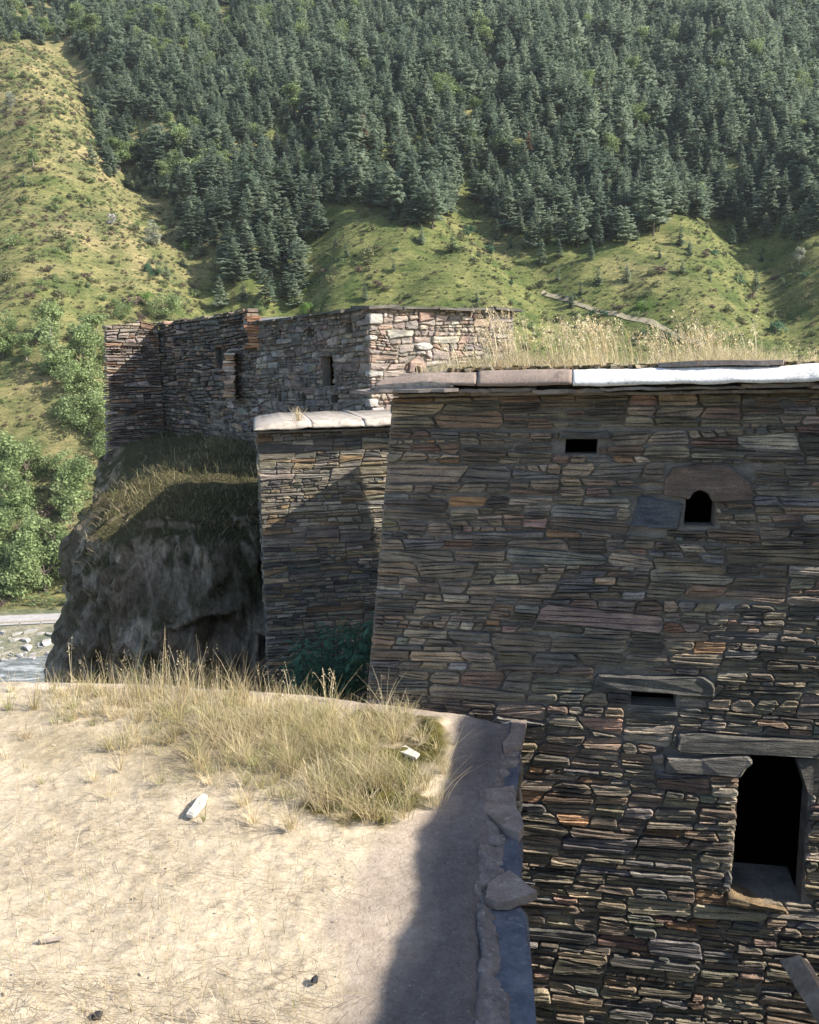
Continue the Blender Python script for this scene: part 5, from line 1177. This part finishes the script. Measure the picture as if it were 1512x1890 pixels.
for k in order[:NT]:
    conifer(X[k], Y[k], Z[k], H_[k], ROT[k], VAR[k], label='%s %s conifer %s' % ('tall' if H_[k] > 15.5 else 'short' if H_[k] < 12 else 'mid-sized', ['dark', 'bushy', 'slim', 'broad', 'full', 'ragged', 'wide', 'blunt-topped', 'round-topped'][VAR[k]], where(PU[k], PV[k]-.5*H_[k]*FPX/dz[k])), group='conifers of the wood on the mountainside', wide=WD[k])
# single conifers standing by themselves
for (px, py, h, var, lab) in (
        (672, 288, 17, 0, 'rusty brown dead conifer standing in a gap at the lower edge of the wood'), (976, 312, 16, 2, 'slender dead orange-brown conifer above the green slope, right of the brown one'), (786, 196, 14, 5, 'small reddish-brown dead conifer top high in the middle of the wood')):
    p = terrain_hit(px, py); conifer(*p, h, 1.0, var, lab, None, True, wide=1.35)
LONE = [((727, 503), 5, 3, 'round-headed lone young pine on the central green slope'), ((674, 556), 6.5, 0, 'lone young conifer just above the corner of the far tower roof'), ((1157, 520), 7.5, 4, 'lone dark conifer on the green slope left of the dirt gully'), ((1352, 452), 8, 6, 'lone pine on the crest of the right-hand green ridge'), ((785, 412), 15, 1, 'big conifer standing forward of the wood above the far tower'), ((988, 452), 13, 3, 'broad pine at the forest edge above the shaded gully'), ((1000, 490), 10, 1, 'conifer standing low in the shaded gully on the green slope'), ((1090, 480), 8, 4, 'small conifer on the green slope below the forest edge'), ((545, 545), 16, 2, 'tall narrow dark conifer left of the far tower on the slope'), ((490, 500), 15, 3, 'broad pine in front of the gully, left of the tall narrow conifer'), ((408, 570), 11, 6, 'spreading pine with layered branches just above the ruin'), ((357, 440), 13, 6, 'layered spreading pine in the gully left of the wood'), ((205, 325), 13, 6, 'dark spreading pine at the top of the dry left slope'), ((170, 308), 11, 3, 'dark low pine beside the spreading pine on the left slope'), ((45, 345), 6, 4, 'little conifer alone on the upper left dry slope'), ((906, 470), 5, 0, 'little conifer in the grass at the middle of the green slope'), ((1310, 520), 4, 4, 'tiny dark conifer low on the right green slope'), ((1425, 585), 3.5, 0, 'tiny conifer low at the far right of the green slope'), ((880, 560), 5, 4, 'little conifer above the right end of the far tower roof'), ((1030, 520), 6, 2, 'small slim conifer in the shade above the dirt path'), ((150, 630), 7, 4, 'small blue-green conifer half hidden by the leafy trees left of the ruin')]
Rl = np.random.default_rng(550)
for k in range(34):
    cx_, cy_ = [(450, 500), (880, 470), (1080, 495), (1180, 470), (1420, 500), (620, 450), (340, 500), (1300, 450)][k % 8]; u_, v_ = cx_+Rl.normal(0, 60), cy_+Rl.normal(0, 32)
    if v_ > 585: continue
    q = terrain_hit(u_, v_); h_ = float(Rl.uniform(3, 9)); kk = int(Rl.integers(7)); conifer(*q, h_, k*.9, kk, '%s %s conifer %s' % ('little' if h_ < 5.5 else 'young', ['dark', 'bushy', 'slim', 'broad', 'full', 'ragged', 'wide'][kk], where(u_, v_)), 'young conifers on the open grass', wide=1.2)
for (p, h, var, lab) in LONE: q = terrain_hit(*p); conifer(*q, h, var*1.3, var, lab)
# the rest of the wood: one mass
rest = order[NT:]
me = bpy.data.meshes.new('conifer_wood'); me.vertices.add(len(rest)); me.vertices.foreach_set('co', np.stack([X[rest], Y[rest], Z[rest]-.25], -1).ravel())
set_scatter(me, np.stack([H_[rest]*WD[rest], H_[rest]*WD[rest], H_[rest]], -1), ROT[rest], VAR[rest])
def scatter_object(name, mesh, protos):
    pc = bpy.data.collections.new(name+'_kinds')
    for k, m in enumerate(protos): pc.objects.link(bpy.data.objects.new('%s_kind_%02d' % (name, k), m))
    ob = put(name, mesh, kind='stuff'); ng = bpy.data.node_groups.new(name+'_scatter', 'GeometryNodeTree')
    ng.interface.new_socket('Geometry', in_out='INPUT', socket_type='NodeSocketGeometry'); ng.interface.new_socket('Geometry', in_out='OUTPUT', socket_type='NodeSocketGeometry')
    n, l = ng.nodes, ng.links; gi, go = n.new('NodeGroupInput'), n.new('NodeGroupOutput'); ip = n.new('GeometryNodeInstanceOnPoints'); ci = n.new('GeometryNodeCollectionInfo')
    ci.inputs['Collection'].default_value = pc; ci.inputs['Separate Children'].default_value = True; ci.inputs['Reset Children'].default_value = True
    mp = n.new('GeometryNodeMeshToPoints'); l.new(gi.outputs[0], mp.inputs['Mesh']); l.new(mp.outputs[0], ip.inputs['Points']); l.new(ci.outputs[0], ip.inputs['Instance']); ip.inputs['Pick Instance'].default_value = True
    def na_(nm, ty): a = n.new('GeometryNodeInputNamedAttribute'); a.data_type = ty; a.inputs[0].default_value = nm; return a.outputs['Attribute']
    l.new(na_('var', 'INT'), ip.inputs['Instance Index']); l.new(na_('scl', 'FLOAT_VECTOR'), ip.inputs['Scale'])
    cx = n.new('ShaderNodeCombineXYZ'); l.new(na_('rotz', 'FLOAT'), cx.inputs[2]); l.new(cx.outputs[0], ip.inputs['Rotation']); l.new(ip.outputs[0], go.inputs[0])
    md = ob.modifiers.new('scatter', 'NODES'); md.node_group = ng; return ob
mixd = Rt.random(len(rest)) < np.interp(PU[rest], [0, 300, 700], [.16, .10, .035])
me.attributes['var'].data.foreach_set('value', np.where(mixd, 9+Rt.integers(0, 3, len(rest)), VAR[rest]).astype(np.int32))
for k_ in (0, 1, 3):
    V, F, C, tm = BROAD[k_]; tv = np.array([v.co[:] for v in tm.vertices]); tf = [tuple(p.vertices) for p in tm.polygons]; b = len(tv)
    CON_J.append(make_mesh('broadleaf_prototype', np.concatenate([tv, V]), tf+[tuple(int(i)+b for i in f) for f in F], [M['bark'], M['leaf']], col=np.concatenate([np.ones((b, 3))*.3, C]), mi=[0]*len(tf)+[1]*len(F)))
tag(scatter_object('conifer_wood', me, CON_J), 'dense conifer wood covering the mountainside up to the top of the photo', 'wood')

# broadleaf trees
def broad(px, py, h, var, mat, lab, group=None, name='broadleaf_tree', wide=1.0, pos=None):
    q = terrain_hit(px, py) if pos is None else pos
    t = bpy.data.objects.new(name, None); COL.objects.link(t); t.location = (q[0], q[1], q[2]-.2); t.rotation_euler = (0, 0, (px*.7) % 6.28); t.scale = (h*wide, h*wide, h); t.empty_display_size = .2
    t['label'] = lab; t['category'] = 'tree'
    if group: t['group'] = group
    put('trunk', BROAD[var][3], t); put('crown', broad_mesh(var, mat), t); return t
GL = 'leafy trees on the left slope above the road'
LTS = ['lowest leafy tree beside the road at the left edge of the photo', 'wide leafy tree by the road, second from the left edge', 'leafy tree by the road nearest to the crag', 'mid-slope leafy tree two rows above the road at the left', 'tall wide leafy tree behind the roadside row, in its middle', 'upright leafy tree brushing the crag edge below its shoulder', 'rounded leafy tree touching the crag silhouette near its shoulder', 'tall leafy tree in the left clump level with the crag shoulder', 'tallest leafy tree cut by the left edge at crag shoulder height', 'spreading leafy tree topping the left clump', 'wide leafy tree against the foot of the ruin wall', 'spreading leafy tree left of the ruin foot', 'leafy tree against the middle of the ruin wall', 'rounded leafy tree touching the ruin low down', 'pale upright leafy tree left of the ruin wall', 'pale upright leafy tree second out from the ruin wall', 'slim leafy tree third out from the ruin top', 'narrow leafy tree beside the ruin top', 'short narrow leafy tree alone left of the ruin trees', 'leafy tree at the left edge level with the ruin wall', 'slim leafy tree hugging the ruin wall', 'low wide leafy tree under the pale upright pair', 'low leafy tree filling the roadside row by the crag', 'leafy tree between the roadside row and the middle clump', 'leafy tree cut by the left edge just above the roadside row', 'low spreading leafy tree left of the crag shoulder', 'small leafy tree tucked on the crag shoulder edge', 'low leafy filler tree near the road at far left']
for (px, py, h, var, w) in [(20, 1105, 9, 4, 1.1), (85, 1095, 9.5, 2, 1.15), (150, 1080, 8, 0, 1.1), (40, 1010, 8, 2, 1.1), (105, 1040, 10, 4, 1.1), (135, 960, 9, 0, 1.1), (150, 920, 9, 2, 1.1), (30, 960, 11, 0, 1.1), (10, 905, 11, 1, 1.2), (50, 900, 10, 2, 1.0), (165, 810, 9.5, 2, 1.1), (140, 800, 8, 4, 1.0), (170, 735, 9, 0, 1.1), (185, 780, 7, 2, 1.0), (155, 690, 10, 1, 1.1), (110, 700, 10, 0, 1.1), (95, 640, 9, 1, 1.0), (175, 660, 9, 3, 1.1), (50, 670, 6, 3, 1.0), (5, 660, 9, 0, 1.0), (200, 700, 8, 1, 1.0), (135, 725, 7, 4, 1.0), (150, 1040, 7, 4, 1.0), (60, 1060, 8, 2, 1.0), (0, 1050, 8, 0, 1.0), (125, 880, 6, 4, 1.0), (190, 850, 6, 2, 1.0), (20, 1075, 7, 2, 1.0)]:
    broad(px, py, h*(1.5 if py < 860 else 1.42), var, 'leaf', LTS.pop(0), GL, wide=w)
for (px, py, h, var, mat, w, lab) in [
        (305, 590, 10, 2, 'leaf', 1.1, 'large pale green willow-like tree behind the left end of the ruin'), (282, 455, 10, 0, 'leaf_pale', 1.1, 'greyish cream-topped leafy tree in the gully on the left'), (350, 465, 6, 2, 'leaf_bright', 1.0, 'round bright green tree below the grey-topped tree'), (285, 510, 6, 4, 'bush_dark', 1.0, 'rounded deep green tree in the left gully below the bright one'), (1024, 385, 9, 0, 'leaf_bright', .9, 'bright green leafy tree standing among dark conifers in the middle right'), (540, 410, 7, 0, 'leaf', 1.0, 'yellow-green leafy tree at the bottom of the wood above the far tower'), (932, 392, 4.5, 4, 'leaf_bright', 1.0, 'small bright yellow-green tree left of the bright one among conifers'), (570, 585, 6, 2, 'leaf_bright', 1.1, 'bright leafy tree close behind the pale board and tower roof'), (480, 580, 6, 4, 'leaf', 1.1, 'low bushy tree behind the ruin, right of the spreading pine'), (1475, 490, 7.5, 1, 'leaf_pale', 1.0, 'pale silvery leafy tree at the right edge of the green slope'), (420, 50, 9, 0, 'leaf_bright', 1.0, 'yellow-green tree in the narrow clearing high on the mountainside'), (1495, 120, 10, 0, 'leaf_bright', 1.0, 'yellow-green round tree among conifers at the upper right edge'), (1450, 195, 9, 1, 'leaf', 1.0, 'yellowish slim tree in the wood below the round yellow-green one'), (1160, 70, 10, 1, 'leaf', .9, 'yellow-green slim tree among conifers at the top right'), (20, 205, 9, 1, 'leaf_pale', 1.0, 'pale grey-green leafy tree at the upper left edge of the dry slope'), (62, 262, 7, 3, 'leaf', 1.0, 'slim pale green tree on the upper left dry slope'), (62, 310, 8, 1, 'leaf', 1.0, 'slim pale tree right of the little lone conifer on the left'), (105, 395, 7, 3, 'leaf', 1.0, 'loose pale green tree halfway up the dry left slope'), (130, 470, 5, 3, 'leaf', 1.0, 'small slim leafy tree in the middle of the dry left slope'), (165, 385, 5, 1, 'leaf', 1.0, 'small light green tree left of the white twiggy shrub'), (1190, 575, 4.5, 4, 'leaf_bright', 1.1, 'low bright green bushy tree beside the dirt path'), (225, 590, 6, 2, 'leaf', 1.1, 'low leafy tree on the slope directly left of the ruin top'), (270, 560, 5, 4, 'leaf_bright', 1.0, 'low bright bush-like tree on the slope over the ruin corner')]:
    broad(px, py, h, var, mat, lab, wide=w)
sh = None
def shrub(pos, s, k, mat, lab, group=None, flat=1.0):
    t = bpy.data.objects.new('shrub', None); COL.objects.link(t); t.location = (pos[0], pos[1], pos[2]-.05); t.rotation_euler = (0, 0, s*17 % 6.28); t.scale = (s, s, s*flat); t.empty_display_size = .2
    t['label'] = lab; t['category'] = 'shrub'
    if group: t['group'] = group
    put('stem', STEM, t); put('foliage', shrub_mesh(k, mat), t); return t
shrub(terrain_hit(206, 415), 4.0, 0, 'leaf_white', 'white twiggy leafless shrub on the dry left slope beside the gully', None, 1.3)
# undergrowth: individual shrubs where they show, small tufts as one mass
Rs = np.random.default_rng(600)
n = 7500; xs_ = Rs.uniform(-240, 260, n); ys_ = Rs.uniform(165, 560, n); zs_ = height(xs_, ys_); Q = np.stack([xs_, ys_, zs_], -1)-CAM; dzz = Q@FW; pu = 756+FPX*(Q@RT)/dzz; pv = 945-FPX*(Q@UP)/dzz
ok = ~in_poly(pu, pv, FOREST) & (pv < 1120) & (ys_ > base_line(xs_)+6); ok &= fbm(np.stack([xs_/16, ys_/16, xs_*0], -1), 3, 601) > Rs.uniform(-.75, .55, n)
xs_, ys_, zs_, pu, pv, dzz = [a[ok] for a in (xs_, ys_, zs_, pu, pv, dzz)]
s_ = np.exp(Rs.normal(.55, .45, len(xs_))); s_ = np.clip(s_, .6, 5.0)
vis = (pu > -5) & (pu < 1517) & ~((pv > 590) & (pu > 215) & (pu < 960)) & ~((pv > 680) & (pu > 690)); o2 = np.argsort(-np.where(vis, s_/dzz, 0)); nsh = 240
mats_ = ['scrub', 'scrub', 'scrub', 'leaf', 'scrub_brown', 'scrub', 'bush_dark']
for k in o2[:nsh]:
    left_ = pu[k] < 420; m_ = (['leaf', 'scrub', 'leaf', 'scrub', 'scrub', 'scrub_brown', 'leaf'] if left_ else mats_)[Rs.integers(7)]
    col_ = {'scrub': 'olive green', 'leaf': 'light green', 'scrub_brown': 'brownish', 'bush_dark': 'dark green'}[m_]
    shrub((xs_[k], ys_[k], zs_[k]), s_[k]*1.25, int(Rs.integers(5)), m_, '%s %s shrub %s' % ('large' if s_[k] > 2.6 else 'small' if s_[k] < 1.6 else 'middling', col_, where(pu[k], pv[k])), '%s shrubs on the %s' % (col_, 'left slope' if left_ else 'green slope'), Rs.uniform(.6, 1.0))
r2 = o2[nsh:]
me = bpy.data.meshes.new('scrub'); nx_ = 60000; xa = Rs.uniform(-240, 260, nx_); ya = Rs.uniform(165, 560, nx_); za = height(xa, ya)
Q = np.stack([xa, ya, za], -1)-CAM; d3 = Q@FW; ua = 756+FPX*(Q@RT)/d3; va = 945-FPX*(Q@UP)/d3; ok = (ya > base_line(xa)+3) & ~in_poly(ua, va, FOREST); xa, ya, za = xa[ok], ya[ok], za[ok]
sa = np.clip(np.exp(Rs.normal(-.55, .55, len(xa))), .18, 1.9)
allx, ally, allz, alls = np.r_[xs_[r2], xa], np.r_[ys_[r2], ya], np.r_[zs_[r2], za]-.03, np.r_[s_[r2], sa]
me.vertices.add(len(allx)); me.vertices.foreach_set('co', np.stack([allx, ally, allz], -1).ravel())
kinds = [shrub_mesh(k, m_) for k in range(3) for m_ in ('scrub', 'leaf', 'scrub_brown', 'scrub')]
var = Rs.integers(0, 12, len(allx))
set_scatter(me, np.repeat((alls*np.where(allx < -35, 1.35, 1.0))[:, None], 3, 1)*np.array([1, 1, .8]), Rs.uniform(0, 6.28, len(allx)), var)
tag(scatter_object('scrub', me, kinds), 'low scrub and tussocks scattered over the open mountain slopes', 'scrub')
# river stones
Rb = np.random.default_rng(700); VV, FF = [], []
for k in range(900):
    x = Rb.uniform(-130, 20); sd = Rb.choice([Rb.uniform(-47, -42), Rb.uniform(-21, -10)]); y = base_line(x)+sd; s = abs(Rb.normal(0, .35))+.12; z = float(height(x, y))
    V, F = box_vf((x, y, max(z, -48)+s*.1), (s*Rb.uniform(.6, 1.3), Rb.normal(0, s*.4), 0), (Rb.normal(0, s*.4), s*Rb.uniform(.6, 1.2), 0), (Rb.normal(0, s*.3), 0, s*.6)); b0 = len(VV); VV += V; FF += [tuple(i+b0 for i in q) for q in F]
tag(mesh_part('river_boulders', VV, FF, M['rough_cement'], None, 'stuff'), 'grey boulders along both banks of the river', 'boulders')
# dark leafy bush in the gap between the slate tower and the big house
bush = thing('leafy_bush', 'dark green leafy bush in the shaded gap between the slate tower and the big house', 'bush', (-0.95, 8.6, -2.6))
Rg = np.random.default_rng(800); VV, FF, CC = [], [], []; SV, SF = [], []
for k in range(34):
    px = Rg.uniform(530, 690); ytop = np.interp(px, [520, 560, 600, 640, 690], [1230, 1165, 1150, 1140, 1120])+abs(Rg.normal(0, 35)); y = Rg.uniform(7.2, 9.6); top = at_y(px, ytop, y); base = np.array([-.95+Rg.normal(0, .3), 8.5+Rg.normal(0, .4), -2.7])
    tv, tf = [], []
    for q in range(4):
        t = q/3; c = base+(top-base)*t+np.array([0, 0, .12*math.sin(math.pi*t)]); r = .009*(1-.7*t)
        for a in range(3): tv.append(c+np.array([math.cos(a*2.1)*r, math.sin(a*2.1)*r, 0]))
    b0 = len(SV); SV += tv; SF += [(b0+q*3+a, b0+q*3+(a+1) % 3, b0+q*3+3+(a+1) % 3, b0+q*3+3+a) for q in range(3) for a in range(3)]
    m = 120; t = Rg.uniform(.25, 1.0, m)**.8; c = base+(top-base)*t[:, None]+np.c_[0*t, 0*t, .12*np.sin(math.pi*t)]; d = Rg.normal(0, 1, (m, 3)); d[:, 2] *= .4; d /= np.linalg.norm(d, axis=1)[:, None]; c = c+d*Rg.uniform(.02, .12, (m, 1))
    w = np.cross(d, [0, 0, 1.]); w /= np.linalg.norm(w, axis=1)[:, None]+1e-6; L = Rg.uniform(.05, .11, (m, 1)); dd = d-np.array([0, 0, .35])
    V = np.stack([c, c+dd*L*.5+w*L*.28, c+dd*L, c+dd*L*.5-w*L*.28], 1).reshape(-1, 3); i = 4*np.arange(m)+len(VV)*4*120; VV.append(V); FF.append(np.stack([i, i+1, i+2, i+3], 1)); CC.append(np.repeat(Rg.uniform(.7, 1.3, m), 4))
mesh_part('stems', SV, SF, M['bark'], bush); mesh_part('leaves', np.concatenate(VV), np.concatenate(FF), M['bush_dark'], bush, 'stuff', col=np.repeat(np.concatenate(CC)[:, None], 3, 1))
